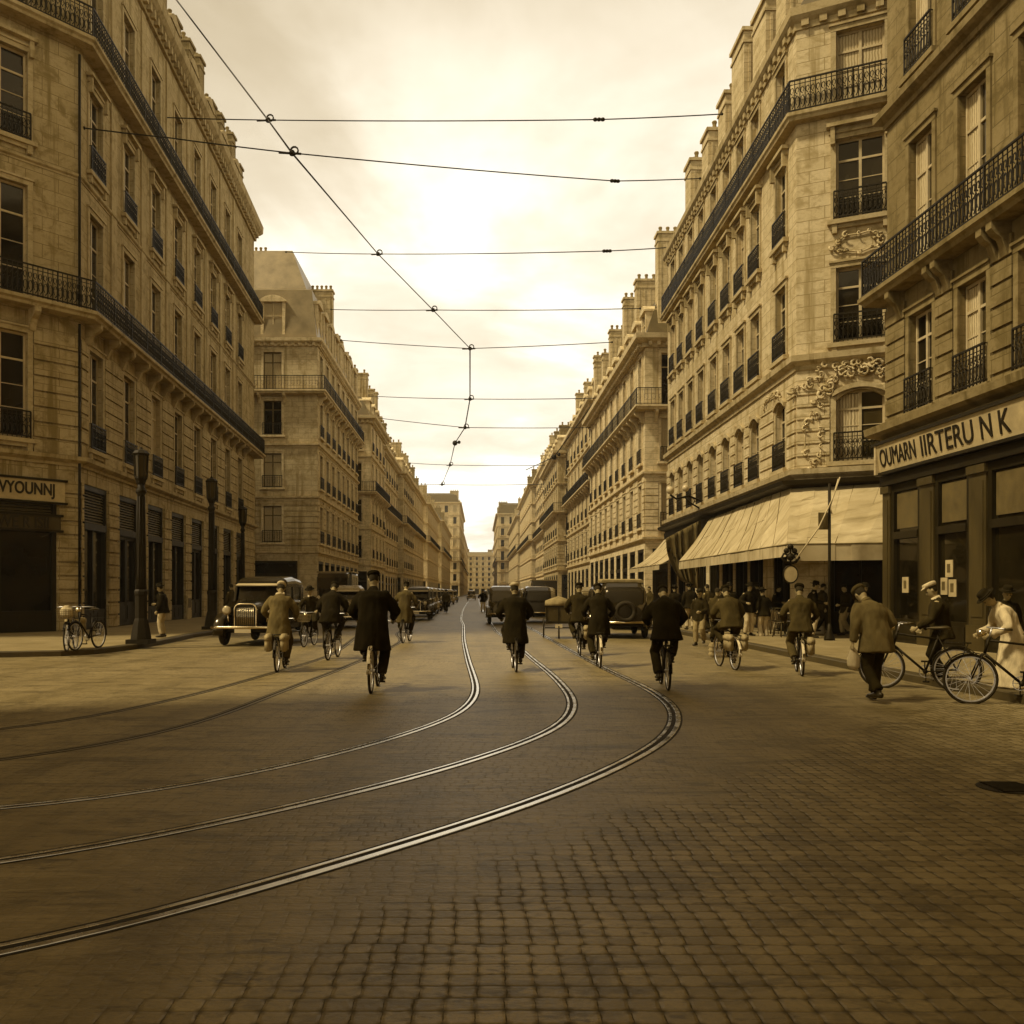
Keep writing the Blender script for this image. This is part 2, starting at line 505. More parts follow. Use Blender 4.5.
# ---------------------------------------------------------------- facades
def scroll(mb, c, ux, h, w, r=.008, n=7):
    """one wrought-iron scroll in the plane (ux, z)"""
    c = Vector(c); U = Vector((ux[0], ux[1], 0)); Z = Vector((0, 0, 1))
    pts = []
    for k in range(n + 1):
        a = -PI * .5 + 2 * PI * k / n * .92
        rr = 1 - .35 * k / n
        pts.append(c + U * (w * .5 * rr * math.cos(a)) + Z * (h * .5 * rr * math.sin(a)))
    mb.tube(pts, r, 3, cap=False)

def rail_run(mb, a, b, z, h, det=2, step=.17):
    a = Vector((a[0], a[1])); b = Vector((b[0], b[1]))
    d = b - a; L = d.length; d = d / L
    A = lambda t, zz: Vector((a.x + d.x * t, a.y + d.y * t, zz))
    mb.bar(A(0, z + h), A(L, z + h), .035, 4)
    mb.bar(A(0, z + .08), A(L, z + .08), .03, 4)
    mb.bar(A(0, z + h - .14), A(L, z + h - .14), .014, 4)
    N = max(2, int(round(L / step))); st = L / N
    every = 12
    for i in range(N + 1):
        t = i * st
        big = (i % every == 0)
        mb.bar(A(t, z), A(t, z + h), .03 if big else .017, 4)
        if i < N and det >= 2:
            q = A(t + st / 2, z + h * .34)
            scroll(mb, q, d, h * .42, st * .95, .019, 6)
            q = A(t + st / 2, z + h * .68)
            scroll(mb, q, -d, h * .24, st * .85, .017, 5)
            if i % 3 == 1:
                mb.ring(A(t, z + h * .5), .06, .012, 'x' if abs(d.y) > abs(d.x) else 'y', 6, 3)
        elif i < N and det == 1 and i % 2 == 0:
            scroll(mb, A(t + st / 2, z + h * .5), d, h * .4, st * 1.4, .012, 5)

_wc = {}
def win_set(w, h, style, det, pane, trim, frame):
    key = (round(w, 2), round(h, 2), style, det, pane, trim, frame)
    if key in _wc: return _wc[key]
    out = {}
    tall = h
    fr = MB()
    y0, y1 = .17, .23
    e = w / 2
    fr.box(-e, -e + .07, y0, y1, 0, tall); fr.box(e - .07, e, y0, y1, 0, tall)
    fr.box(-e + .07, e - .07, y0, y1, tall - .08, tall); fr.box(-e + .07, e - .07, y0, y1, 0, .1)
    if det >= 1:
        fr.box(-.045, .045, y0 - .02, y1, .1, tall - .08)
        tz = tall * .74
        fr.box(-e + .07, -.045, y0 - .01, y1, tz - .035, tz + .035); fr.box(.045, e - .07, y0 - .01, y1, tz - .035, tz + .035)
        if det >= 2 and style != 'big':
            for q in (.28, .5):
                fr.box(-e + .07, -.045, y0 + .01, y1, tall * q - .014, tall * q + .014); fr.box(.045, e - .07, y0 + .01, y1, tall * q - .014, tall * q + .014)
    out['window'] = fr.mesh('window', M[frame])
    pn = MB()
    pn.quad((-e, .21, 0), (e, .21, 0), (e, .21, tall), (-e, .21, tall))
    out['pane'] = pn.mesh('pane', M[pane])
    if pane == 'glass2' and det >= 2:
        # half-drawn curtain behind the left casement
        cu = MB()
        n = 9
        for k in range(n):
            xa = -e + .07 + (e - .12) * k / n; xb = -e + .07 + (e - .12) * (k + 1) / n
            ya = .205 - .015 * (k % 2); yb = .205 - .015 * ((k + 1) % 2)
            cu.quad((xa, ya, .1), (xb, yb, .1), (xb, yb, tall - .1), (xa, ya, tall - .1))
        out['curtain'] = cu.mesh('curtain', M['curtain'])
    sr = MB()
    t = .17
    if style == 'arch':
        # segmental head filling the corners of the square opening
        n = 8; rise = .32
        for k in range(n):
            xa = -e + w * k / n; xb = -e + w * (k + 1) / n
            f = lambda x: tall - rise * (x / e) ** 2
            sr.add([(xa, -.02, f(xa)), (xb, -.02, f(xb)), (xb, -.02, tall + .02), (xa, -.02, tall + .02), (xa, .16, f(xa)), (xb, .16, f(xb)), (xb, .16, tall + .02), (xa, .16, tall + .02)], MB.BF)
            g = lambda x: tall + .22 - rise * .8 * (x / e) ** 2
            sr.add([(xa * 1.15, -.13, g(xa) - .16), (xb * 1.15, -.13, g(xb) - .16), (xb * 1.15, -.13, g(xb)), (xa * 1.15, -.13, g(xa)), (xa * 1.15, .01, g(xa) - .16), (xb * 1.15, .01, g(xb) - .16), (xb * 1.15, .01, g(xb)), (xa * 1.15, .01, g(xa))], MB.BF)
        sr.box(-e - t, -e, -.05, .02, -.05, tall - .2); sr.box(e, e + t, -.05, .02, -.05, tall - .2)
    else:
        sr.box(-e - t, -e, -.05, .02, -.05, tall + .0); sr.box(e, e + t, -.05, .02, -.05, tall + .0)
        sr.box(-e - t, e + t, -.06, .02, tall, tall + t)
        if det >= 1:
            sr.box(-e - t - .05, e + t + .05, -.11, .02, tall + t, tall + t + .07)
            if style in ('hood', 'big'):
                sr.box(-e - t - .12, e + t + .12, -.26, .02, tall + t + .2, tall + t + .32)
                sr.box(-e - t - .02, e + t + .02, -.07, .02, tall + t + .07, tall + t + .2)
                for sx in (-1, 1):
                    sr.box(sx * (e + t * .55) - .07, sx * (e + t * .55) + .07, -.2, -.0, tall - .2, tall + t + .2)
            if style == 'key': sr.add([(-.12, -.13, tall - .06), (.12, -.13, tall - .06), (.17, -.13, tall + .3), (-.17, -.13, tall + .3), (-.12, 0, tall - .06), (.12, 0, tall - .06), (.17, 0, tall + .3), (-.17, 0, tall + .3)], MB.BF)
    if style != 'door':
        sr.box(-e - t - .1, e + t + .1, -.2, .02, -.2, -.05)
        if det >= 2:
            sr.box(-e - t, e + t, -.1, .02, -.34, -.2)
            for sx in (-1, 1): sr.box(sx * (e + .04) - .08, sx * (e + .04) + .08, -.15, .01, -.5, -.2)
    else:
        sr.box(-e, e, -.02, .2, -.05, .0)
    out['surround'] = sr.mesh('surround', M[trim])
    if style in ('rail', 'hood', 'arch', 'key') or style == 'big':
        rl = MB()
        hh = .95 if style != 'big' else 1.05
        yy = -.13
        a = (-e - .06, yy); b = (e + .06, yy)
        if det >= 2:
            rail_run(rl, a, b, -.04, hh, 2, .15)
        else:
            rail_run(rl, a, b, -.04, hh, 1, .2)
        for sx in (-1, 1):
            rl.bar((sx * (e + .06), yy, hh - .04), (sx * (e + .06), .0, hh - .04), .016, 4)
            rl.bar((sx * (e + .06), yy, .05), (sx * (e + .06), .0, .05), .016, 4)
        out['railing'] = rl.mesh('railing', M['iron'])
    _wc[key] = out
    return out

def place_window(root, fc, u, z, w, h, style, det, pane, trim, frame):
    ms = win_set(w, h, style, det, pane, trim, frame)
    o3 = Vector(root['_o'])
    win = link('window', ms['window'], root, fc.p(u, z) - o3, fc.ang)
    for k in ('pane', 'curtain', 'surround', 'railing'):
        if k in ms and (det > 0 or k in ('pane', 'surround')): link('window_' + k if k != 'pane' else k, ms[k], win)
    return win

def shop_set(w, h, kind, mat='wood'):
    key = ('shop', round(w, 2), round(h, 2), kind, mat)
    if key in _wc: return _wc[key]
    e = w / 2; fr = MB(); y0, y1 = .1, .22
    fr.box(-e, -e + .14, y0 - .06, y1, 0, h); fr.box(e - .14, e, y0 - .06, y1, 0, h)
    fr.box(-e + .14, e - .14, y0 - .06, y1, h - .2, h)
    tz = h * .72
    fr.box(-e + .14, e - .14, y0 - .12, y1, tz - .16, tz + .1)
    lv = MB()
    n = int((h - .2 - tz - .1) / .11)
    for k in range(n):
        z = tz + .14 + k * .11
        lv.add([(-e + .14, y0 + .02, z), (e - .14, y0 + .02, z), (e - .14, y1 - .02, z + .07), (-e + .14, y1 - .02, z + .07), (-e + .14, y0 + .02, z + .02), (e - .14, y0 + .02, z + .02), (e - .14, y1 - .02, z + .09), (-e + .14, y1 - .02, z + .09)], MB.BF)
    if kind == 'door':
        fr.box(-e + .14, e - .14, y0, y1, 0, .12)
        for sx in (-1, 1):
            xa, xb = (.03, e - .14) if sx > 0 else (-e + .14, -.03)
            fr.box(xa, xa + .11, y0, y1, .12, tz - .16); fr.box(xb - .11, xb, y0, y1, .12, tz - .16)
            fr.box(xa + .11, xb - .11, y0 + .01, y1, .12, 1.0)
            fr.box(xa + .11, xb - .11, y0 + .01, y1, tz - .3, tz - .16)
            fr.box(xa + .16, xb - .16, y0 - .02, y0 + .012, .25, .85)
    else:
        fr.box(-e + .14, e - .14, y0 - .04, y1, 0, .75)
        k = 3 if w > 2 else 2
        for i in range(k): 
            xa = -e + .2 + (w - .4) / k * i; xb = xa + (w - .4) / k - .1
            fr.box(xa, xb, y0 - .06, y0 - .038, .15, .62)
        fr.box(-.04, .04, y0, y1, .75, tz - .16)
    pn = MB(); pn.quad((-e, .2, 0), (e, .2, 0), (e, .2, h), (-e, .2, h))
    out = {'f': fr.mesh('shopfront', M[mat]), 'l': lv.mesh('louvres', M['louvre']), 'p': pn.mesh('pane', M['shopglass'])}
    _wc[key] = out
    return out

def place_shop(root, fc, u, w, h, kind, mat='wood', louvre=True):
    ms = shop_set(w, h, kind, mat)
    s = link('shopfront', ms['f'], root, fc.p(u, .13) - Vector(root['_o']), fc.ang)
    link('pane', ms['p'], s)
    if louvre: link('louvres', ms['l'], s)
    return s

def console(mb, fc, u, z, d, h, w=.22):
    prof = [(0, z), (d, z), (d, z - h * .22), (d * .8, z - h * .38), (d * .5, z - h * .5), (d * .34, z - h * .75), (d * .2, z - h), (0, z - h)]
    K = len(prof)
    vs = [fc.p(u - w / 2, zz, ww) for ww, zz in prof] + [fc.p(u + w / 2, zz, ww) for ww, zz in prof]
    fs = [(k, (k + 1) % K, K + (k + 1) % K, K + k) for k in range(K)] + [tuple(range(K)), tuple(range(2 * K - 1, K - 1, -1))]
    mb.add(vs, fs)

def inset(poly, d):
    N = len(poly); out = []
    P = [Vector((p[0], p[1])) for p in poly]
    for i in range(N):
        a = (P[i] - P[i - 1]).normalized(); b = (P[(i + 1) % N] - P[i]).normalized()
        na = Vector((a.y, -a.x)); nb = Vector((b.y, -b.x))
        m = (na + nb).normalized(); m = m / max(.35, m.dot(na))
        out.append(P[i] - m * d)
    return out

def cornice(mb, path, z, h, d, dent=False, facs=None):
    prof = [(0, z), (d * .25, z), (d * .3, z + h * .3), (d * .7, z + h * .45), (d * .95, z + h * .6), (d, z + h), (0, z + h)]
    prof = [(-.02 if w == 0 else w, zz) for w, zz in prof]
    mb.sweep(path, prof)
    if dent and facs:
        for fc in facs:
            n = int(fc.L / .55)
            for k in range(n):
                u = (k + .5) * fc.L / n
                mb.fbox(fc, u - .12, u + .12, 0, d * .62, z - .02 + h * .12, z + h * .4)

def dormer_set(trim, pane, w=1.15, h=1.9):
    key = ('dorm', trim, pane, w, h)
    if key in _wc: return _wc[key]
    mb = MB(); e = w / 2 + .22
    mb.box(-e, -w / 2, -.1, 2.2, 0, h); mb.box(w / 2, e, -.1, 2.2, 0, h)
    mb.box(-w / 2, w / 2, -.1, 2.2, 0, .25)
    n = 8; 
    for k in range(n):
        xa = -e * 1.12 + 2.24 * e * k / n; xb = -e * 1.12 + 2.24 * e * (k + 1) / n
        f = lambda x: h + .42 * (1 - (x / e / 1.12) ** 2) + .12
        mb.add([(xa, -.22, h), (xb, -.22, h), (xb, 2.3, h), (xa, 2.3, h), (xa, -.22, f(xa)), (xb, -.22, f(xb)), (xb, 2.3, f(xb)), (xa, 2.3, f(xa))], MB.BF)
    mb.box(-.03, .03, .0, .05, .25, h)
    mb.box(-w / 2, w / 2, .0, .045, h * .62, h * .62 + .05)
    pn = MB(); pn.quad((-w / 2, .06, .25), (w / 2, .06, .25), (w / 2, .06, h), (-w / 2, .06, h))
    out = (mb.mesh('dormer', M[trim]), pn.mesh('pane', M[pane]))
    _wc[key] = out
    return out

_ch = {}
def chimney(root, x, y, z, wx, wy, h, pots=3, rotz=0.0, mat='brick'):
    key = (wx, wy, round(h, 2), pots, mat)
    if key not in _ch:
        mb = MB()
        mb.box(-wx / 2, wx / 2, -wy / 2, wy / 2, 0, h)
        mb.box(-wx / 2 - .09, wx / 2 + .09, -wy / 2 - .09, wy / 2 + .09, h, h + .16)
        mb.box(-wx / 2 - .05, wx / 2 + .05, -wy / 2 - .05, wy / 2 + .05, h - .5, h - .38)
        g = max(1, int(wx / .35))
        for k in range(g):
            xx = -wx / 2 + wx * (k + .5) / g
            mb.box(xx - .05, xx + .05, -wy / 2 - .04, -wy / 2 + .01, .3, h - .6)
        L = max(wx, wy)
        for k in range(pots):
            q = -L / 2 + L * (k + .5) / pots
            c = (q, 0, h + .16) if wx > wy else (0, q, h + .16)
            mb.lathe(c, [(.12, 0), (.1, .3), (.14, .42), (.11, .48)], 8, 1)
        _ch[key] = mb.mesh('chimney', [M[mat], M['pot']])
    link('chimney', _ch[key], root, (x, y, z), rotz)

def building(label, cat, path, back, cols, floors, stone, trim, roof, det=2, root_at=None, frame='paint', seed=1, name='apartment_building'):
    """path: visible facades, left to right seen from outside; back: closing points"""
    rnd = random.Random(seed)
    base = path[0] if root_at is None else root_at
    root = empty(name, label, cat, (base[0], base[1], 0), world=True)
    o3 = Vector(root['_o'])
    facs = [Fac(path[i], path[i + 1]) for i in range(len(path) - 1)]
    wall = MB(); trims = MB(); rust = MB(); iron = []; slabs = []
    ztop = floors[-1]['z1']
    for fi, fc in enumerate(facs):
        ops = []
        for fl in floors:
            for ci, c in enumerate(cols[fi]):
                if isinstance(c, tuple): u, ww = c[0], c[1]
                else: u, ww = c, None
                w = ww or fl['w']
                if fl.get('shop'):
                    w = c[2] if isinstance(c, tuple) and len(c) > 2 else min(fl['w'], (ww or 99) * 1.6)
                    ops.append((u - w / 2, u + w / 2, .13, fl['head']))
                    place_shop(root, fc, u, w, fl['head'] - .13, 'door' if (ci + seed) % 3 == 1 else 'glass', fl.get('mat', 'wood'), fl.get('louvre', True))
                elif not fl.get('blind'):
                    ops.append((u - w / 2, u + w / 2, fl['sill'], fl['head']))
                    r = rnd.random()
                    pal = fl.get('panes', (.55, .85))
                    pane = 'glass' if r < pal[0] else ('glass2' if r < pal[1] else 'curtain')
                    place_window(root, fc, u, fl['sill'], w, fl['head'] - fl['sill'], fl.get('style', 'rail'), det, pane, trim, frame)
        us = sorted(set([0, fc.L] + [round(q, 4) for o in ops for q in (o[0], o[1]) if 0 < q < fc.L]))
        zs = sorted(set([0, ztop] + [round(q, 4) for o in ops for q in (o[2], o[3])]))
        for i in range(len(us) - 1):
            for j in range(len(zs) - 1):
                uc = (us[i] + us[i + 1]) / 2; zc = (zs[j] + zs[j + 1]) / 2
                if any(o[0] < uc < o[1] and o[2] < zc < o[3] for o in ops): continue
                wall.quad(fc.p(us[i], zs[j]), fc.p(us[i + 1], zs[j]), fc.p(us[i + 1], zs[j + 1]), fc.p(us[i], zs[j + 1]))
        D = -.32
        for (a, b, c, d) in ops:
            wall.quad(fc.p(a, c), fc.p(a, c, D), fc.p(a, d, D), fc.p(a, d))
            wall.quad(fc.p(b, c), fc.p(b, c, D), fc.p(b, d, D), fc.p(b, d))
            wall.quad(fc.p(a, d), fc.p(b, d), fc.p(b, d, D), fc.p(a, d, D))
            wall.quad(fc.p(a, c), fc.p(b, c), fc.p(b, c, D), fc.p(a, c, D))
        # trims per floor
        for fl in floors:
            if fl.get('rust'):
                st = fl.get('course', .46); dd = .07
                fo = sorted((o[0], o[1]) for o in ops if o[2] < fl['z1'] and o[3] > fl['z0'] + .3)
                edges = [0.0]
                mg = .02 if fl.get('shop') else .19
                for a, b in fo: edges += [max(0, a - mg), min(fc.L, b + mg)]
                edges.append(fc.L)
                z = max(fl['z0'], .13) + .04
                while z + st < fl['z1'] - .05:
                    for k in range(0, len(edges), 2):
                        if edges[k + 1] - edges[k] > .12:
                            wall.fbox(fc, edges[k] + .01, edges[k + 1] - .01, -.01, dd, z, z + st - .075)
                    z += st
            if fl.get('balcony'):
                bd = fl['balcony']
                if fl.get('cons', True) and det >= 1:
                    n = max(2, int(fc.L / (1.95 if det >= 2 else 2.6)))
                    cc = [c if not isinstance(c, tuple) else c[0] for c in cols[fi]]
                    if len(cc) > 1:
                        for q in cc:
                            console(trims, fc, q - 1.0, fl['z0'] - .25, bd * .8, .75); console(trims, fc, q + 1.0, fl['z0'] - .25, bd * .8, .75)
                    else:
                        for k in range(n): console(trims, fc, (k + .5) * fc.L / n, fl['z0'] - .25, bd * .8, .75)
    for q in range(len(back)):
        pass
    loop = list(path) + list(back)
    for i in range(len(path) - 1, len(loop)):
        a = loop[i]; b = loop[(i + 1) % len(loop)]
        wall.quad((a[0], a[1], 0), (b[0], b[1], 0), (b[0], b[1], ztop), (a[0], a[1], ztop))
    wall.build('wall', M[stone], root)
    for fl in floors:
        if fl.get('balcony'):
            bd = fl['balcony']; z = fl['z0']
            sl = MB(); sl.sweep(path, [(-.02, z - .25), (bd * .8, z - .25), (bd * .86, z - .16), (bd, z - .1), (bd, z + .02), (-.02, z + .02)])
            ob = sl.build('balcony', M[trim], root)
            rl = MB()
            N = len(path); po = []
            P = [Vector((p[0], p[1])) for p in path]
            for i in range(N):
                ds = []
                if i > 0: ds.append((P[i] - P[i - 1]).normalized())
                if i < N - 1: ds.append((P[i + 1] - P[i]).normalized())
                ns = [Vector((d.y, -d.x)) for d in ds]
                b = ns[0] if len(ns) == 1 else (ns[0] + ns[1]).normalized()
                b = b / max(.35, b.dot(ns[0]))
                po.append(P[i] + b * (bd - .1))
            for i in range(N - 1):
                if fl.get('railsegs') and i not in fl['railsegs']: continue
                if (po[i + 1] - po[i]).length > .3:
                    rail_run(rl, po[i], po[i + 1], z + .02, 1.1, fl.get('raildet', det), .17 if det >= 2 else .24)
            for v_ in rl.v: v_ -= o3
            rme = rl.mesh('railing', M['iron'])
            link('railing', rme, ob)
        if fl.get('string'):
            hgt, d = fl['string']
            cornice(trims, path, fl['z0'] - hgt, hgt, d, fl.get('dent', False), facs)
    crn = MB()
    ch, cdp = roof.get('cornice', (.9, .7))
    cornice(crn, path, ztop - ch * .5, ch, cdp, det >= 1, facs)
    crn.build('cornice', M[trim], root)
    if trims.v: trims.build('mouldings', M[trim], root)
    # roof
    rm = MB(); lv = [(ztop + ch * .5 - .02, -cdp * .5)] if False else []
    prev = [Vector((p[0], p[1])) for p in loop]; pz = ztop + ch * .5 - .01
    prev = inset(loop, .05)
    first = prev; fz = ztop
    rings = [(fz, first), (pz, first)] + [(z, inset(loop, d)) for z, d in roof['levels']]
    for i in range(len(rings) - 1):
        (za, A), (zb, B) = rings[i], rings[i + 1]
        for k in range(len(A)):
            l = (k + 1) % len(A)
            rm.quad((A[k].x, A[k].y, za), (A[l].x, A[l].y, za), (B[l].x, B[l].y, zb), (B[k].x, B[k].y, zb))
    zt, T = rings[-1]
    rm.quad(*[(p.x, p.y, zt) for p in T])
    rf = rm.build('roof', M[roof.get('mat', 'slate')], root)
    rbase = Vector(root['_o'])
    for (cx, cy, wx, wy, h0, h1, pots) in roof.get('chimneys', []):
        chimney(rf, cx - rbase.x, cy - rbase.y, h0, wx, wy, h1 - h0, pots, 0, roof.get('cmat', 'brick'))
    dz = ztop + ch * .5
    for fi, us in roof.get('dormers', {}).items():
        fc = facs[fi]; dm, dp = dormer_set(roof.get('dmat', trim), roof.get('dpane', 'glass2'), *roof.get('dsize', (1.15, 1.9)))
        for u in us:
            d = link('dormer', dm, root, fc.p(u, dz, -roof.get('din', .35)) - o3, fc.ang)
            link('pane', dp, d)
    return root, facs

def text_mesh(txt, size, width=1.0, ext=.012, bold=.0):
    cu = bpy.data.curves.new('lettering', 'FONT')
    cu.body = txt; cu.size = size; cu.extrude = ext; cu.offset = bold
    cu.align_x = 'CENTER'; cu.align_y = 'CENTER'
    ob = bpy.data.objects.new('tmp', cu); COL.objects.link(ob)
    dg = bpy.context.evaluated_depsgraph_get(); dg.update()
    me = bpy.data.meshes.new_from_object(ob.evaluated_get(dg))
    bpy.data.objects.remove(ob)
    xs = [v.co.x for v in me.vertices]; ys = [v.co.y for v in me.vertices]
    me.transform(Matrix.Translation((-(min(xs) + max(xs)) / 2, -(min(ys) + max(ys)) / 2, 0)))
    me.transform(Matrix.Scale(width / (max(xs) - min(xs)), 4, (1, 0, 0)))
    me.transform(Matrix.Scale(size / (max(ys) - min(ys)), 4, (0, 1, 0)))
    me.transform(Matrix.Rotation(R(90), 4, 'X'))
    me.materials.clear(); me.materials.append(M['signink'])
    me.name = 'lettering'
    return me

def signboard(root, fc, u0, u1, z0, z1, w, txts, tilt=0.0, mat='signboard', frame='wood'):
    mb = MB()
    d = .07
    mb.add([fc.p(u0, z0, w), fc.p(u1, z0, w), fc.p(u1, z0, w - d), fc.p(u0, z0, w - d), fc.p(u0, z1, w + tilt), fc.p(u1, z1, w + tilt), fc.p(u1, z1, w + tilt - d), fc.p(u0, z1, w + tilt - d)], MB.BF)
    sb = mb.build('signboard', M[mat], root)
    fr = MB()
    for (a, b, c, e) in ((u0 - .08, u1 + .08, z1, z1 + .08), (u0 - .08, u1 + .08, z0 - .08, z0)):
        fr.fbox(fc, a, b, w - .1, w + .05 + (tilt if c >= z1 else 0), c, e)
    for v_ in fr.v: v_ -= Vector(root['_o'])
    link('sign_frame', fr.mesh('sign_frame', M[frame]), sb)
    for (txt, uc, size, sx, bold) in txts:
        me = text_mesh(txt, size, sx, .012, bold)
        o = link('lettering', me, sb, fc.p(uc, (z0 + z1) / 2, w + tilt / 2 + .012) - Vector(root['_o']), fc.ang)
        if tilt: o.rotation_euler = (-math.atan2(tilt, z1 - z0) * -1, 0, fc.ang)
    return sb

# ---------------------------------------------------------------- the near left corner building
cL = (-14.75, 33.2)
dch = Vector((-.661, -.75))
L1p = [(-42, 26.4), (cL[0] + dch.x * 9, cL[1] + dch.y * 9), cL, (-16.82, 67), (-42, 67)]
Ls = Fac(L1p[2], L1p[3])
kcol = Ls.L / (67 - 33.2)
c1 = [(34.75 - 33.2 + 3.85 * i) * kcol for i in range(8)]
L1floors = [
    dict(z0=0, z1=6.2, shop=True, w=2.6, head=5.6, rust=True, course=.5, mat='wood'),
    dict(z0=6.5, z1=11.3, w=1.4, sill=7.0, head=10.7, rust=True, course=.55, string=(.35, .3), style='rail', panes=(.85, .95)),
    dict(z0=11.8, z1=16.9, w=1.4, sill=11.85, head=15.9, balcony=.75, style='door', panes=(.85, .95)),
    dict(z0=16.9, z1=21.4, w=1.4, sill=17.5, head=20.6, style='hood', string=(.2, .12), panes=(.7, .95)),
    dict(z0=21.85, z1=28.3, w=1.4, sill=21.9, head=26.0, balcony=.65, cons=False, style='door', panes=(.7, .95)),
]
pil = Fac(L1p[1], L1p[2])
left_corner, lf = building('sooty limestone corner block with two long iron balconies, nearest on the left of the street', 'apartment building',
    L1p, [(-42, 40)], [[], [(9 - 2.75, 1.75, 3.8), 2.2], c1, []], L1floors, 'stone_near', 'stone_trim',
    dict(cornice=(1.2, .6), levels=[(31.6, .9), (33.6, 3.2), (34.2, 6)], mat='slate',
         chimneys=[(-15.9 - .061 * (y - 33), y, .8, .9, 29.4, 32.6 + .5 * (i % 3), 2) for i, y in enumerate((40, 43.6, 46.5, 49.2, 52, 54.4, 57.5, 60, 63.5, 66))], dormers={2: c1, 1: [9 - 2.75]}, din=.3, dsize=(1.1, 1.7)),
    det=2, root_at=cL, seed=3)
signboard(left_corner, lf[1], 9 - 4.6, 9 - .62, 4.78, 5.52, .16, [('VYOUNNJ', 9 - 1.95, .56, 1.9, .012)])
signboard(left_corner, lf[1], 9 - 4.6, 9 - .75, 3.78, 4.26, .10, [('WE R ISII', 9 - 2.05, .42, 1.75, .006)], mat='woodmid')
dp = MB(); dp.tube([lf[1].p(8.93, .2, .1), lf[1].p(8.93, 11.4, .1), ], .05, 8); dp.tube([lf[1].p(8.93, 12, .1), lf[1].p(8.93, 21.3, .1)], .05, 8)
dp.build('drainpipe', M['iron'], left_corner, True)
pl = MB()
for u in [q + 1.925 for q in c1[:-1]]:
    pl.fbox(lf[2], u - .32, u + .32, -.01, .07, 12.0, 21.3); pl.fbox(lf[2], u - .26, u + .26, -.01, .07, 22.0, 27.6)
pl.build('pilasters', M['stone_trim'], left_corner)

# ---------------------------------------------------------------- second block on the left
L2 = [(-40, 72), (-13, 72), (-13.2, 97.3)]
rowz = [(0, 4.8), (4.8, 9.2), (9.2, 13.4), (13.4, 17.6), (17.6, 21.5)]
def generic_floors(rows, w=1.25, fl_style=('rail', 'rail', 'door', 'rail'), shopw=2.3, balc=(), rust1=True, panes=(.45, .7), det=1):
    out = [dict(z0=0, z1=rows[0][1], shop=True, w=shopw, head=rows[0][1] - .75, louvre=False)]
    for i, (a, b) in enumerate(rows[1:]):
        d = dict(z0=a, z1=b, w=w, sill=a + .75, head=b - .75, style='rail', panes=panes, string=(.28, .22))
        if i == 0 and rust1: d['rust'] = True
        if (i + 1) in balc:
            d['balcony'] = .75; d['sill'] = a + .06; d['style'] = 'door'
        out.append(d)
    return out
c2 = [1.7 + 3.12 * i for i in range(8)]
building('pale corner block with a two-storey mansard roof, beyond the side street on the left', 'apartment building',
    L2, [(-40, 97)], [[(27 - 3.6, 1.45, 4.0), (27 - 9, 1.45, 4.0), (27 - 14, 1.45, 4.0)], c2], generic_floors(rowz, 1.45, balc=(4,), panes=(.25, .4)), 'stone_mid', 'trim_pale',
    dict(cornice=(.6, .45), levels=[(25.9, .55), (26.15, 1.1), (29.8, 2.5), (30.0, 4)], mat='zinc', cmat='stone_mid',
         chimneys=[(-14.1, 80.2, 2.0, .9, 22, 28.2, 5), (-13.9, 86, 1.4, .9, 22, 25.4, 3), (-13.9, 91.5, 1.4, .9, 22, 25.3, 3), (-13.9, 96.6, 1.4, .8, 22, 25.3, 3), (-18.5, 76, 1.2, .8, 28.5, 30, 3)],
         dormers={0: [27 - 3.6, 27 - 9], 1: c2}, din=.2, dsize=(1.5, 3.0), dpane='curtain'), frame='paintdark', det=1, root_at=(-13, 72), seed=5)
# ---------------------------------------------------------------- right: corner block with the café
R2p = [(24, 53.2), (11.1, 53.2), (10.9, 31), (14.6, 29.25), (24, 29.25)]
Rs = Fac(R2p[1], R2p[2])
r2y = [35.7, 37.8, 40.0, 42.3, 44.8, 47.1, 49.4, 51.6]
r2c = [53.2 - y for y in r2y]
R2floors = [
    dict(z0=0, z1=5.2, shop=True, w=1.9, head=4.4, louvre=False),
    dict(z0=5.75, z1=9.2, w=1.05, sill=6.0, head=8.35, rust=True, course=.42, string=(.45, .3), style='arch', panes=(.9, .97)),
    dict(z0=9.65, z1=13.6, w=1.12, sill=10.0, head=12.5, string=(.5, .24), style='rail', panes=(.85, .95)),
    dict(z0=13.7, z1=17.6, w=1.12, sill=14.15, head=16.85, style='hood', panes=(.6, .9)),
    dict(z0=17.9, z1=21.2, w=1.05, sill=17.95, head=20.5, balcony=.4, cons=False, style='door', panes=(.6, .9)),
]
wchf = 2.02
cafe, rf_ = building('warm limestone corner block above the café awnings, with carved stone round its arched corner window', 'apartment building',
    R2p, [(24, 40)], [[], r2c + [53.2 - 32.6], [(wchf, 1.5)], [3]], R2floors, 'stone_mid', 'stone_trim',
    dict(cornice=(.7, .28), levels=[(23.2, .9), (24.2, 2.5), (24.6, 4)], mat='slate', cmat='stone_mid',
         chimneys=[(11.95, 34.4, .9, 1.1, 21.6, 25.6, 2), (11.95, 37.0, .95, 1.7, 21.6, 25.4, 2), (11.95, 40.0, 1.0, 1.9, 21.6, 25.9, 3), (11.95, 43.0, .8, 1.3, 21.6, 25.0, 2), (11.95, 46.2, .8, 1.3, 21.6, 24.9, 2), (11.95, 50.0, .8, 1.3, 21.6, 25.2, 2), (17, 35, 3, 1, 23, 27, 4)],
         dormers={2: [2.0]}, din=.6, dsize=(1.0, 1.3)), det=2, root_at=(10.9, 31), seed=8)
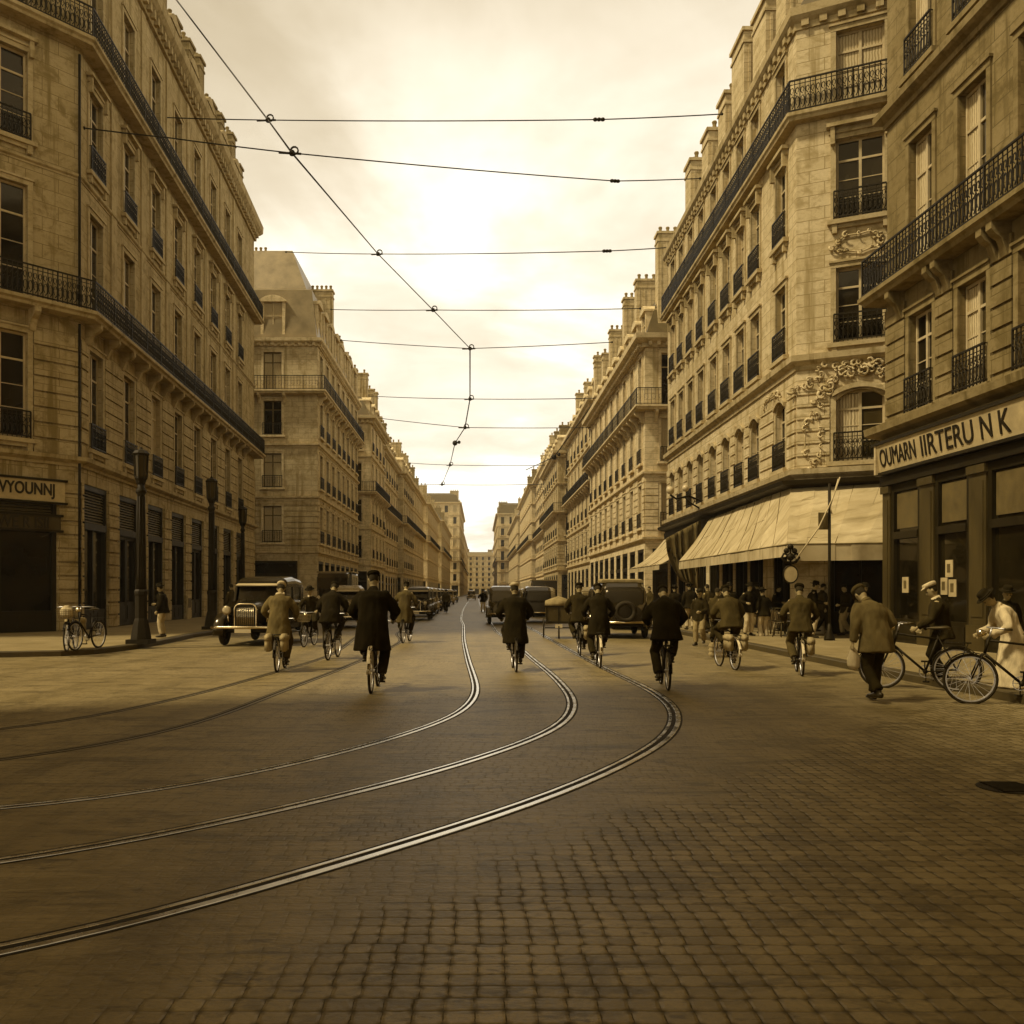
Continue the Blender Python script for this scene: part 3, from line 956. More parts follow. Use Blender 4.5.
# carved swags and leaf scrolls on the corner
def carve(fc, cx, cz, rx, rz, n, size, seed, arc=(0, PI)):
    rr = random.Random(seed); mb = MB(); spine = []
    for k in range(n):
        a = arc[0] + (arc[1] - arc[0]) * (k + rr.random() * .8) / n
        q = rr.uniform(.88, 1.18)
        u = cx + rx * q * math.cos(a); z = cz + rz * q * math.sin(a)
        s_ = size * rr.uniform(.5, 1.25); spine.append(fc.p(u, z, .055))
        tw = rr.uniform(0, 2 * PI); pts = []; rad = []
        for j in range(8):
            b = tw + j * .75; r_ = s_ * (1 - j / 9)
            pts.append(fc.p(u + r_ * math.cos(b), z + r_ * math.sin(b), .06 + .02 * j)); rad.append(s_ * (.34 - .025 * j))
        mb.tube(pts, rad, 6)
    mb.tube(spine, size * .22, 6)
    return mb
cf = rf_[2]
for args in ((cf, wchf, 7.7, 1.25, 1.35, 34, .17, 3, (.1, PI - .1)), (cf, wchf - .2, 8.0, 1.9, 1.15, 26, .15, 9, (.25, PI - .3)), (cf, .55, 6.7, .25, .9, 14, .15, 12, (0, 2 * PI)),
             (cf, wchf, 13.25, .75, .3, 14, .12, 15, (0, 2 * PI)), (rf_[1], 53.2 - 33.4, 8.5, .9, .3, 12, .12, 18, (0, PI))):
    carve(*args).build('stone_carving', M['stone_mid'], cafe, True)
# dark fascia over the ground floor
fa = MB(); cornice(fa, R2p[1:], 5.0, .34, .62); fa.sweep(R2p[1:], [(-.02, 4.55), (.2, 4.55), (.24, 5.0), (-.02, 5.0)])
fa.build('fascia', M['wood'], cafe)

def awning(root, top, bot, val=.38, seams=6, sag=.06, name='awning', mat='awning'):
    """top/bot: matching lists of 3D points (left to right)"""
    mb = MB(); n = 9
    T = [Vector(p) for p in top]; B = [Vector(p) for p in bot]
    def row(k, P, Q): return P.lerp(Q, k)
    for i in range(len(T) - 1):
        m = 10
        for a in range(m):
            for b in range(n):
                def pt(aa, bb):
                    p = T[i].lerp(T[i + 1], aa / m).lerp(B[i].lerp(B[i + 1], aa / m), bb / n)
                    s_ = math.sin(PI * bb / n) * sag * (1 + .35 * math.sin(aa * 2.1 + i))
                    return p - Vector((0, 0, s_))
                mb.quad(pt(a, b), pt(a + 1, b), pt(a + 1, b + 1), pt(a, b + 1))
        d = (B[i + 1] - B[i]); L = d.length; sc = max(2, int(L / .45))
        for k in range(sc):
            p = B[i].lerp(B[i + 1], k / sc); q = B[i].lerp(B[i + 1], (k + 1) / sc); w_ = Vector((0, 0, -val))
            mb.quad(p, q, q + w_, p + w_)
            mb.quad(p, q, q + Vector((0, 0, .03)), p + Vector((0, 0, .03)))
    aw = mb.build(name, M[mat], root)
    mod = aw.modifiers.new('thickness', 'SOLIDIFY'); mod.thickness = .012
    fr = MB()
    for i in range(len(B) - 1):
        fr.bar(B[i], B[i + 1], .025, 6)
        L = (B[i + 1] - B[i]).length; k = max(1, int(L / 2.6))
        for j in range(k + 1):
            p = B[i].lerp(B[i + 1], j / k); q = T[i].lerp(T[i + 1], j / k)
            fr.bar(p, q + Vector((0, 0, -1.4)), .018, 5)
    # raised seams
    for i in range(len(B) - 1):
        L = (B[i + 1] - B[i]).length; k = max(1, int(L / 1.25))
        for j in range(1, k):
            ps = []
            for b in range(n + 1):
                p = T[i].lerp(T[i + 1], j / k).lerp(B[i].lerp(B[i + 1], j / k), b / n) - Vector((0, 0, math.sin(PI * b / n) * sag * 1.1 - .012))
                ps.append(p)
            fr.tube(ps, .016, 5)
    for v_ in fr.v: v_ -= Vector(root['_o'])
    link('awning_frame', fr.mesh('awning_frame', M['canvas']), aw)
    return aw

awning(cafe, [(10.72, 42.1, 4.95), (10.7, 31.0, 5.15)], [(9.15, 41.4, 2.95), (9.25, 27.1, 2.98)], .36, sag=.1)
awning(cafe, [(10.7, 31.0, 5.15), (14.3, 29.1, 5.15)], [(9.25, 27.1, 2.98), (12.0, 26.75, 3.0)], .5, sag=.08)
awning(cafe, [(10.85, 53.0, 4.6), (10.8, 45.6, 4.75)], [(9.1, 55.0, 2.95), (9.2, 46.2, 2.95)], .25, sag=.25)
# dark drape between the awnings
dr = MB(); n = 48
for k in range(n):
    for j in range(10):
        def pt(a, b):
            t_ = a / n; q = b / 10; ph = a * .62 + 1.3 * math.sin(a * .21)
            x = 10.7 - 1.7 * t_ * (1 - .45 * q ** 2); y = 43.6 + .07 * (.4 + q) * math.sin(ph) + .3 * q
            return (x, y, 5.05 - .9 * t_ * (1 - q) - q * (3.4 - .5 * t_))
        dr.quad(pt(k, j), pt(k + 1, j), pt(k + 1, j + 1), pt(k, j + 1))
d_ = dr.build('drape', M['canvas'], cafe, True)
mod = d_.modifiers.new('thickness', 'SOLIDIFY'); mod.thickness = .02

# ---------------------------------------------------------------- right: nearest shop building
R1p = [(24, 26.3), (11.9, 26.3), (12.53, 9.0), (24, 9)]
r1 = Fac(R1p[1], R1p[2])
r1c = [(26.3 - y) for y in (24.4, 22.0, 19.6, 17.2, 14.8, 12.4, 10.3)]
R1floors = [
    dict(z0=0, z1=6.0, blind=True, w=1),
    dict(z0=6.1, z1=9.9, w=1.2, sill=6.55, head=9.2, rust=True, course=.52, style='rail', panes=(.5, .85)),
    dict(z0=10.25, z1=15.0, w=1.2, sill=10.3, head=14.0, balcony=.6, style='door', panes=(.5, .85)),
    dict(z0=15.5, z1=20.6, w=1.2, sill=15.9, head=19.2, string=(.45, .3), style='big', panes=(.6, .9)),
    dict(z0=20.8, z1=24.6, w=1.2, sill=21.2, head=23.8, style='rail', string=(.25, .2)),
]
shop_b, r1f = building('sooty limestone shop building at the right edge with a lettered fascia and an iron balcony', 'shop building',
    R1p, [(24, 18)], [[], r1c, []], R1floors, 'stone_vignette', 'trim_vignette',
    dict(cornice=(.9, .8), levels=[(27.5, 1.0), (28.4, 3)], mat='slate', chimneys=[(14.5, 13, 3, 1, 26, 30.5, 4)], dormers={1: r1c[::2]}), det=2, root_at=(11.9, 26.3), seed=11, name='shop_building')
fc = r1f[1]
# fascia cornice and sign
fa = MB(); cornice(fa, [(12.4, 26.3), (11.9, 26.3), (12.53, 9.0)], 5.85, .5, .48); fa.build('shop_cornice', M['trim_vignette'], shop_b)
fa = MB(); fa.fbox(fc, .0, fc.L, -.01, .16, 4.9, 5.83)
fa.fbox(fc, 0, fc.L, -.01, .22, 4.62, 4.88)
fa.build('fascia', M['wood'], shop_b)
signboard(shop_b, fc, .02, 10.5, 5.0, 5.78, .30, [('OUMARN', 1.28, .5, 1.95, .0), ('IIRTERU', 3.72, .54, 2.35, .0), ('N K', 5.75, .54, 1.1, .0)], tilt=.1)
br = MB()
for u in (.1, 7.6, 10.4): br.fbox(fc, u - .05, u + .05, .0, .42, 4.95, 5.8)
br.build('sign_bracket', M['stone_trim'], shop_b)
# shopfront: brown pilasters, panelled glass between them
pl = MB(); tr = MB()
piers = [(.0, .42), (2.05, 2.75), (4.35, 5.05), (6.7, 7.3), (9.0, 9.7), (11.4, 12.1), (13.8, 14.5)]
for a, b in piers:
    pl.fbox(fc, a, b, -.01, .14, .13, 4.62)
    pl.fbox(fc, a - .03, b + .03, -.01, .2, .13, .75)
    pl.fbox(fc, a + .1, b - .1, .13, .16, .95, 4.2)
    pl.fbox(fc, a - .03, b + .03, .0, .2, 4.4, 4.6)
pl.build('shop_pilasters', M['woodmid'], shop_b)
gl = MB(); fr = MB(); up = MB()
for i in range(len(piers) - 1):
    a = piers[i][1]; b = piers[i + 1][0]
    g = MB(); g.fbox(fc, a, b, -.02, .012, .7, 4.5)
    pn = g.build('shop_window', M['shopglass'], shop_b)
    f = MB()
    f.fbox(fc, a, a + .16, .0, .1, .13, 4.6); f.fbox(fc, b - .16, b, .0, .1, .13, 4.6)
    f.fbox(fc, a + .16, b - .16, .0, .1, .13, .8); f.fbox(fc, a + .16, b - .16, .0, .13, 3.05, 3.25); f.fbox(fc, a + .16, b - .16, .0, .1, 4.4, 4.6)
    f.fbox(fc, a + .24, b - .24, .09, .12, .25, .68)
    for v_ in f.v: v_ -= Vector(shop_b['_o'])
    link('shop_window_frame', f.mesh('shop_window_frame', M['wood']), pn)
    u_ = MB(); u_.fbox(fc, a + .26, b - .2, .015, .05, 3.34, 4.34)
    for v_ in u_.v: v_ -= Vector(shop_b['_o'])
    link('transom_panel', u_.mesh('transom_panel', M['louvre']), pn)
# cards shown inside the second window
for i, (u, z) in enumerate(((3.3, 2.15), (3.05, 1.7), (3.45, 1.65), (1.1, 1.75))):
    c_ = MB(); c_.fbox(fc, u - .17, u + .17, .02, .035, z - .22, z + .22)
    c_.fbox(fc, u - .08, u + .06, .036, .042, z - .1, z + .12, mi=1)
    c_.build('display_card', [M['signboard'], M['louvre']], shop_b)

# ---------------------------------------------------------------- the rest of the street
def rows(n, g, f): return [(0, g)] + [(g + i * f, g + (i + 1) * f) for i in range(n)]
def row_building(label, side, x, y0, y1, rws, stone, trim, ncol, roofz, seed, det=1, depth=14, endcols=1, balc=(3,), mat='slate', dorm=True, x2=None, panes=(.45, .7), w=1.25, ch=None, front=None):
    x2 = x if x2 is None else x2
    L = y1 - y0; cols = [L * (i + .5) / ncol for i in range(ncol)]
    far = math.copysign(depth, x) + x
    fr = front or depth
    if side == 'L':
        path = [(far, y0), (x, y0), (x2, y1), (far, y1)] if det > 0 else [(far, y0), (x, y0), (x2, y1)]
        cl = [[abs(far - x) - 1.6 - 3 * i for i in range(endcols)], cols, []][:len(path) - 1]
        fd = 1
    else:
        path = [(far, y1), (x2, y1), (x, y0), (far, y0)]
        cl = [[], cols, [1.7 + 3 * i for i in range(endcols)]]
        fd = 1
    z = rws[-1][1]
    chs = ch or [(x + math.copysign(2.2, x), y0 + L * (k + .5) / 3, 3.2, .9, z + .5, roofz + 1.2 + .7 * ((k + seed) % 2), 4) for k in range(3)]
    r, f = building(label, 'apartment building', path, [(far, (y0 + y1) / 2)], cl, generic_floors(rws, w, shopw=min(2.4, L / ncol * .72), balc=balc, panes=panes), stone, trim,
        dict(cornice=(.8, .75), levels=[(roofz - .8, 1.2), (roofz, 3.2)], mat=mat, chimneys=chs, dormers={fd: cols} if dorm else {}, din=.3, cmat='stone_mid' if seed % 2 else 'brick'),
        det=det, root_at=(x, y0), seed=seed)
    return r
row_building('cream limestone block with slate roof and balcony, just beyond the café block on the right', 'R', 11.0, 60, 90, rows(3, 5.2, 4.35), 'stone_pale', 'trim_pale', 9, 22.6, 13, endcols=2, depth=13,
             ch=[(12.7, 60.9, 1.5, 1.0, 19.5, 25.6, 3), (12.2, 66, 1.6, .9, 19, 24.2, 3), (12.2, 71, 1.8, .9, 19, 24.5, 4), (12.2, 78.6, 1.8, .9, 19, 24.2, 4), (12.2, 84, 1.6, .9, 19, 23.6, 3), (12.2, 89, 1.8, .9, 19, 24.2, 4)])
# wires on chimney-like roofs further on
specs = [
    ('tall narrow cream block, third along the left side', 'L', -12.1, 99.5, 114, rows(4, 4.6, 4.0), 'stone_pale', 'trim_pale', 4, 24.2, 21),
    ('plain sandy block, fourth along the left side', 'L', -12.4, 114.3, 135, rows(4, 4.4, 3.8), 'stone_cream', 'trim_pale', 6, 22.8, 22),
    ('worn pale block, fifth along the left side', 'L', -11.6, 136, 156, rows(4, 4.5, 3.7), 'stone_mid', 'trim_pale', 6, 22.6, 23),
    ('cream block with dark mansard, sixth along the left side', 'L', -12.0, 157, 190, rows(4, 4.6, 3.9), 'stone_pale', 'trim_pale', 8, 23.5, 24),
    ('long pale block, seventh along the left side', 'L', -11.2, 192, 240, rows(4, 4.6, 3.9), 'stone_cream', 'trim_pale', 10, 23.2, 25),
    ('long grey block, eighth along the left side', 'L', -10.4, 243, 312, rows(4, 4.6, 4.0), 'stone_grey', 'trim_pale', 12, 24.0, 26),
    ('worn stone block with balcony, third along the right side', 'R', 11.5, 91, 118, rows(4, 4.8, 4.0), 'stone_grey', 'trim_pale', 7, 24.5, 31),
    ('dark grey block, fourth along the right side', 'R', 10.3, 119, 145, rows(4, 4.6, 3.8), 'stone_near', 'trim_pale', 7, 23.0, 32),
    ('pale block, fifth along the right side', 'R', 11.2, 147, 180, rows(5, 4.6, 3.7), 'stone_pale', 'trim_pale', 8, 26.0, 33),
    ('long sandy block, sixth along the right side', 'R', 10.4, 182, 235, rows(5, 4.6, 3.7), 'stone_cream', 'trim_pale', 11, 26.2, 34),
    ('long worn block, seventh along the right side', 'R', 10.0, 238, 312, rows(4, 4.6, 4.2), 'stone_mid', 'trim_pale', 12, 25.5, 35),
]
for s_ in specs:
    far_ = s_[3] > 150
    row_building(*s_, det=0 if far_ else 1, dorm=not far_, endcols=1 if not far_ else 2)
row_building('tall stepped block rising above the street far off on the left', 'L', -7.2, 315, 400, rows(7, 4.6, 4.0), 'stone_pale', 'trim_pale', 12, 36.5, 41, det=0, dorm=False, endcols=4, depth=15)
row_building('tall pale block rising above the street far off on the right', 'R', 6.2, 315, 400, rows(6, 4.6, 4.0), 'stone_cream', 'trim_pale', 12, 33.0, 42, det=0, dorm=False, endcols=3, depth=15)
row_building('low block near the far end of the street on the left', 'L', -8.2, 404, 600, rows(6, 4.6, 4.0), 'stone_cream', 'trim_pale', 14, 32, 43, det=0, dorm=False, endcols=1, depth=15)
row_building('low block near the far end of the street on the right', 'R', 8.6, 404, 600, rows(6, 4.6, 4.0), 'stone_pale', 'trim_pale', 14, 31, 44, det=0, dorm=False, endcols=1, depth=15)
building('broad flat-topped block closing the far end of the street', 'apartment building', [(-30, 630), (30, 630)], [(30, 645), (-30, 645)],
         [[2 + 4.3 * i for i in range(14)]], generic_floors(rows(6, 4.6, 3.7), 1.8, shopw=2.8, balc=(), panes=(.8, 1)), 'stone_grey', 'trim_pale',
         dict(cornice=(.8, .7), levels=[(29.6, 1.5)], mat='zinc', chimneys=[(-9, 635, 3, 1, 28, 31.5, 3), (7, 635, 3, 1, 28, 31.2, 3)]), det=0, root_at=(0, 630), seed=50)

# unseen blocks beside the viewer, added to shade the foreground and right shop
row_building('block on the near side of the junction at the left, beside the viewer', 'L', -13.5, -60, 9.5, rows(5, 5, 4.4), 'stone_near', 'stone_trim', 14, 30, 61, det=0, dorm=False, depth=16)
row_building('block beside the shop building at the right, level with the viewer', 'R', 12.8, -60, 8.6, rows(5, 5, 4.4), 'stone_near', 'stone_trim', 14, 30, 62, det=0, dorm=False, depth=16)
# ---------------------------------------------------------------- ground
g = MB(); g.quad((-900, -60, 0), (900, -60, 0), (900, 1500, 0), (-900, 1500, 0))
tag(g.build('road', M['ground']), kind='structure')
def pavement(name, outline):
    mb = MB(); z = .13
    top = [(p[0], p[1], z) for p in outline]
    mb.quad(*top)
    o = mb.build(name, M['pave']); tag(o, kind='structure')
    return o
kl = [G(-400, 657.3), G(0, 657.2), G(60, 656), G(90, 654.3), G(112, 651.8), G(135, 648.6), G(155, 645), G(175, 641), G(190, 637.6)]
kl = [(p.x, p.y) for p in kl] + [(-9.75, 34), (-9.75, 45), (-9.8, 66), (-9.2, 74), (-9.3, 110), (-8.6, 200), (-6, 320), (-5, 620)]
pavement('pavement_near', [(-60, -60), (-10.2, -60), (-10.2, 9), (-12.5, 12.2), (-60, 12.4)])
pavement('pavement_left', kl + [(-60, 620), (-60, kl[0][1])])
kr = [(7.6, 4), (7.6, 12), (7.5, 18), (7.45, 26), (7.45, 60), (7.6, 110), (7.4, 200), (5.2, 320), (5, 620)]
pavement('pavement_right', [(60, 620), (60, 4)] + kr)
def kerb(name, line, side):
    mb = MB()
    pr = [(-.02, -.02), (-.02, .128), (.27, .128), (.3, .10), (.3, -.02)] if side > 0 else [(-.3, -.02), (-.3, .10), (-.27, .128), (.02, .128), (.02, -.02)]
    mb.sweep(line, pr)
    o = mb.build(name, M['kerb']); tag(o, kind='structure')
# raise kerb 4 mm proud of paving at its inner edge by letting the paving lie lower
for nm, ln, sd in (('kerb_left', kl, 1), ('kerb_right', kr, -1)):
    mb = MB()
    w0, w1 = (-.16, .12) if sd > 0 else (-.12, .16)
    mb.sweep(ln, [(w0, -.02), (w0, .136), (w1 - .02 if sd > 0 else w1, .136), (w1, .12), (w1, -.02)] if sd > 0 else [(w0, -.02), (w0, .12), (w0 + .02, .136), (w1, .136), (w1, -.02)])
    tag(mb.build(nm, M['kerb']), kind='structure')

# ---------------------------------------------------------------- tram rails
def smooth_line(pts, step=.35):
    P = [Vector((p.x, p.y)) for p in pts]; out = []
    P = [P[0] * 2 - P[1]] + P + [P[-1] * 2 - P[-2]]
    for i in range(1, len(P) - 2):
        L = (P[i + 1] - P[i]).length; n = max(2, int(L / step))
        for k in range(n):
            t = k / n
            p0, p1, p2, p3 = P[i - 1], P[i], P[i + 1], P[i + 2]
            # centripetal-like via clamped tangents
            m1 = (p2 - p0) * .5; m2 = (p3 - p1) * .5
            if m1.length > L: m1 = m1 * (L / m1.length)
            if m2.length > L: m2 = m2 * (L / m2.length)
            h00 = 2 * t ** 3 - 3 * t ** 2 + 1; h10 = t ** 3 - 2 * t ** 2 + t; h01 = -2 * t ** 3 + 3 * t ** 2; h11 = t ** 3 - t ** 2
            out.append(p1 * h00 + m1 * h10 + p2 * h01 + m2 * h11)
    out.append(P[-2])
    for _ in range(6):
        out = [out[0]] + [(out[i - 1] + out[i] * 2 + out[i + 1]) / 4 for i in range(1, len(out) - 1)] + [out[-1]]
    return out
def tram_rail(label, pix, w=1.0, far=None, worn=False):
    pts = [G(*p) for p in pix]
    if far: pts = [Vector((f[0], f[1], 0)) for f in far] + pts
    ln = smooth_line(pts)
    root = empty('tram_rail', label, 'tram rail', (ln[0].x, ln[0].y, 0), world=True)
    z = .005
    a = MB(); a.sweep(ln, [(-.075 * w, -.01), (-.075 * w, z - .002), (-.07 * w, z), (-.022 * w, z), (-.018 * w, z - .003), (-.018 * w, -.01)])
    a.build('rail_head', M['rail_worn'] if worn else M['rail'], root)
    b = MB(); b.sweep(ln, [(.034 * w, -.01), (.034 * w, z - .003), (.036 * w, z), (.066 * w, z), (.07 * w, z - .002), (.07 * w, -.01)])
    b.build('rail_lip', M['rail_worn'] if worn else M['rail'], root)
    c = MB(); c.sweep(ln, [(-.10 * w, -.01), (-.10 * w, .0025), (.095 * w, .0025), (.095 * w, -.01)])
    c.build('rail_groove', M['asphalt_joint'], root)
M['rail_worn'] = m_plain('rail_steel_dull', .12, .5, .4, .3, 3, .4, .5, .05)
tram_rail('bright tram rail nearest the middle of the street, curving left above the other two', [(463.4, 625), (463.8, 640), (468, 660), (474, 679), (476, 690), (473, 700), (460, 713), (430, 726), (380, 742), (300, 763), (200, 783), (100, 799), (0, 809), (-250, 825)],
          .78, far=[(-2.2, 400), (-1.9, 150), (-1.5, 80), (-1.05, 50)])
tram_rail('bright double tram rail curving left from beside the centre cyclist, middle of the three', [(497, 632), (514, 643), (530, 657), (552, 675), (567, 691), (573, 703), (568, 718), (548, 733), (480, 758), (400, 781), (300, 805), (200, 827), (100, 846), (0, 862), (-250, 895)],
          .86, far=[(-.8, 400), (-.2, 150), (.2, 80), (.5, 50)])
tram_rail('outermost tram rail with a wide dark groove, bending left in front of the cyclists', [(530, 628), (566, 648), (608, 670), (648, 689), (668, 702), (676, 716), (670, 734), (648, 751), (580, 784), (500, 814), (400, 845), (300, 875), (200, 903), (100, 929), (0, 952), (-250, 1000)],
          .95, far=[(.6, 400), (1.2, 150), (1.6, 80), (1.8, 50)])
tram_rail('dull tram rail crossing the left of the junction, farther from the camera', [(330, 655), (258, 677), (200, 693), (100, 715), (0, 730), (-250, 752)], .8, far=[(-4.6, 60), (-4.4, 34)], worn=True)
tram_rail('dull tram rail crossing the left of the junction, nearer to the camera', [(400, 642), (345, 667), (290, 688), (200, 722), (100, 746), (0, 761), (-250, 785)], .8, far=[(-3.4, 60), (-3.1, 34)], worn=True)
mh = MB(); c0 = G(1010, 788); mh.lathe((c0.x, c0.y, 0), [(.24, -.01), (.24, .006), (.21, .009)], 24)
for k in range(-4, 5): mh.box(c0.x - .15, c0.x + .15, c0.y + k * .04 - .01, c0.y + k * .04 + .01, .009, .016)
tag(mh.build('manhole_cover', M['iron']), 'round dark iron manhole cover in the setts at the right edge', 'manhole cover')

# ---------------------------------------------------------------- overhead wires
def facL(px):
    k = (px - VPX) / F_PX
    if px < 256: Y = 12.72 / (-k - .061)
    elif px < 322: return (k * 72, 72)
    else: Y = -13.1 / k
    return (k * Y, Y)
def facR(px):
    k = (px - VPX) / F_PX
    return (11.0, 11.0 / k) if px > 500 else (0, 100)
def on_plane(A, B, px):
    k = (px - VPX) / F_PX
    # X = k*Y on the line A-B
    dx, dy = B[0] - A[0], B[1] - A[1]
    t = (k * A[1] - A[0]) / (dx - k * dy)
    return (A[0] + dx * t, A[1] + dy * t)
def W3(xy, py): return Vector((xy[0], xy[1], EYE + (HY - py) * xy[1] / F_PX))
crossings = []
wires = [
    ('topmost thin span wire over the street', [(166, 117.5), (268, 120), (599, 119.5), (722, 114)], 1, 2),
    ('second span wire from the top, reaching from the left corner block across the street', [(84, 128), (167, 137.5), (292, 153), (615, 181), (700, 178.5)], 2, 3),
    ('third span wire from the top', [(286, 252.0), (378, 254), (607, 251), (668, 247.5)], 1, 2),
    ('fourth span wire from the top', [(331, 309.5), (433, 310), (640, 308.5)], 1, 1),
    ('fifth span wire from the top', [(341, 340.3), (470, 348.5), (612, 342.2)], 1, 1),
    ('sixth span wire from the top', [(368, 396), (470, 399), (602, 398)], 1, 1),
    ('seventh span wire from the top', [(366, 416.5), (465, 427.5), (592, 427.5)], 1, 1),
    ('eighth span wire from the top', [(410, 463), (450, 465), (556, 465)], 1, 2),
    ('lowest span wire over the far part of the street', [(418, 484), (442, 484.5), (548, 484)], 1, 1),
]
nodes = []
for lab, pts, ci, ii in wires:
    A = facL(pts[0][0]); B = facR(pts[-1][0])
    P = [W3(on_plane(A, B, p[0]), p[1]) for p in pts]
    root = empty('span_wire', lab, 'overhead wire', P[0], world=True)
    mid = (P[0].y + P[-1].y) / 2
    r = .019 + .0002 * mid
    # smooth through the points with a light sag
    path = []
    for i in range(len(P) - 1):
        L = (P[i + 1] - P[i]).length; n = 8
        for k in range(n):
            t = k / n; q = P[i].lerp(P[i + 1], t); q.z -= .0035 * L * 4 * t * (1 - t); path.append(q)
    path.append(P[-1])
    w = MB(); w.tube(path, r, 5); w.build('wire', M['iron'], root, True)
    for e in (P[0], P[-1]):
        h = MB(); h.ball(e, r * 2.4, 8); h.build('wall_hook', M['iron'], root, True)
    nodes.append(P[ci])
    s_ = .11 + mid * .0015
    for k, idx in enumerate(sorted(set([ci, ii]))):
        c = P[idx]; b = MB()
        d = (P[min(idx + 1, len(P) - 1)] - P[idx - 1]).normalized()
        if idx == ci:
            b.ball(c, s_ * .8, 8); b.bar(c - d * s_ * 3.2 - Vector((0, 0, .2 * s_)), c + d * s_ * 2.2, s_ * .3, 6); b.ring(c + Vector((s_ * .6, 0, s_ * .6)), s_ * .9, s_ * .25, 'y', 10, 4)
        else:
            for q in (-1, 0, 1): b.ball(c + d * q * s_ * 1.0, s_ * .62, 8, sc=(1.1, 1, .8))
        b.build('insulator', M['iron'], root, True)
# longitudinal wire
start = W3(facL(171), -2)
start = Vector((start.x + .2, start.y, start.z))
bend = W3((on_plane(facL(390), facR(596), 455.0)), 443)
seq = [start] + nodes[:7] + [bend] + nodes[7:]
root = empty('trolley_wire', 'long thick overhead wire running diagonally down the sky from the upper left', 'overhead wire', start, world=True)
w = MB()
w.tube(seq[:6], .038, 6); w.build('wire', M['iron'], root, True)
w = MB(); w.tube(seq[5:], .06, 6); w.build('wire', M['iron'], root, True)
b = MB(); b.ball(bend, .34, 8); b.ball(bend + Vector((.5, 0, .1)), .22, 8); b.build('insulator', M['iron'], root, True)
# short drooping pair seen at the right far off
e1 = Vector((7.4, 90, EYE + (HY - 457) * .1)); e2 = Vector((5.6, 110, EYE + (HY - 470) * 110 / 900))
root = empty('feeder_wire', 'short dark wire with a clamp beside the far right rooftops', 'overhead wire', e1, world=True)
w = MB(); w.tube([Vector((10.9, 84, 19.6)), e1, e2], .05, 5); w.build('wire', M['iron'], root, True)
b = MB(); b.ball(e1, .28, 8); b.ball(e1 + Vector((.5, 0, .25)), .2, 8); b.build('insulator', M['iron'], root, True)

# ---------------------------------------------------------------- street lamps
def street_lamp(label, x, y, H, k=1.0, fat=1.0):
    root = empty('street_lamp', label, 'street lamp', (x, y, .13), group='iron street lamps on the left pavement')
    b = MB(); b.box(-.31 * fat, .31 * fat, -.31 * fat, .31 * fat, 0, .12); b.lathe((0, 0, 0), [(.29 * fat, .12), (.28 * fat, .2), (.24 * fat, .42), (.2 * fat, .62), (.17 * fat, .7), (.17 * fat, 1.3), (.19 * fat, 1.36), (.19 * fat, 1.44), (.15 * fat, 1.5)], 8)
    b.build('base', M['iron'], root)
    p = MB(); p.lathe((0, 0, 0), [(.15 * fat, 1.5), (.125 * fat, 2.0), (.1 * fat, H - 1.25), (.14 * fat, H - 1.2), (.14 * fat, H - 1.12), (.09 * fat, H - 1.05), (.1, H - .95)], 14)
    for kk in range(8):
        a = kk * PI / 4; p.bar((.13 * fat * math.cos(a), .13 * fat * math.sin(a), 1.6), (.1 * fat * math.cos(a), .1 * fat * math.sin(a), H - 1.3), .018, 4)
    p.build('pole', M['iron'], root, True)
    l = MB(); l.lathe((0, 0, 0), [(.12, H - .95), (.15, H - .85), (.18, H - .8), (.18, H - .75)], 8); l.lathe((0, 0, 0), [(.21, H - .18), (.24, H - .12), (.17, H - .04), (.06, H + .0), (.03, H + .06)], 8)
    for kk in range(8):
        a = kk * PI / 4; l.bar((.175 * math.cos(a), .175 * math.sin(a), H - .76), (.2 * math.cos(a), .2 * math.sin(a), H - .17), .016, 4)
    l.build('lantern', M['iron'], root)
    gl = MB(); gl.lathe((0, 0, 0), [(.155, H - .76), (.18, H - .18)], 8); gl.build('lantern_glass', M['glass2'], root)
    return root
p = G(141, 643.5, .13); street_lamp('dark iron street lamp with a stepped base at the kerb, nearest to the camera', p.x, p.y, 5.35)
p = Vector((-10.2, 34.2, 0)); street_lamp('dark iron street lamp standing behind the black car on the left', p.x, p.y, 5.75, fat=.95)
street_lamp('slender iron street lamp farther back, near the end of the left corner block', -11.6, 44, 5.6, fat=.8)
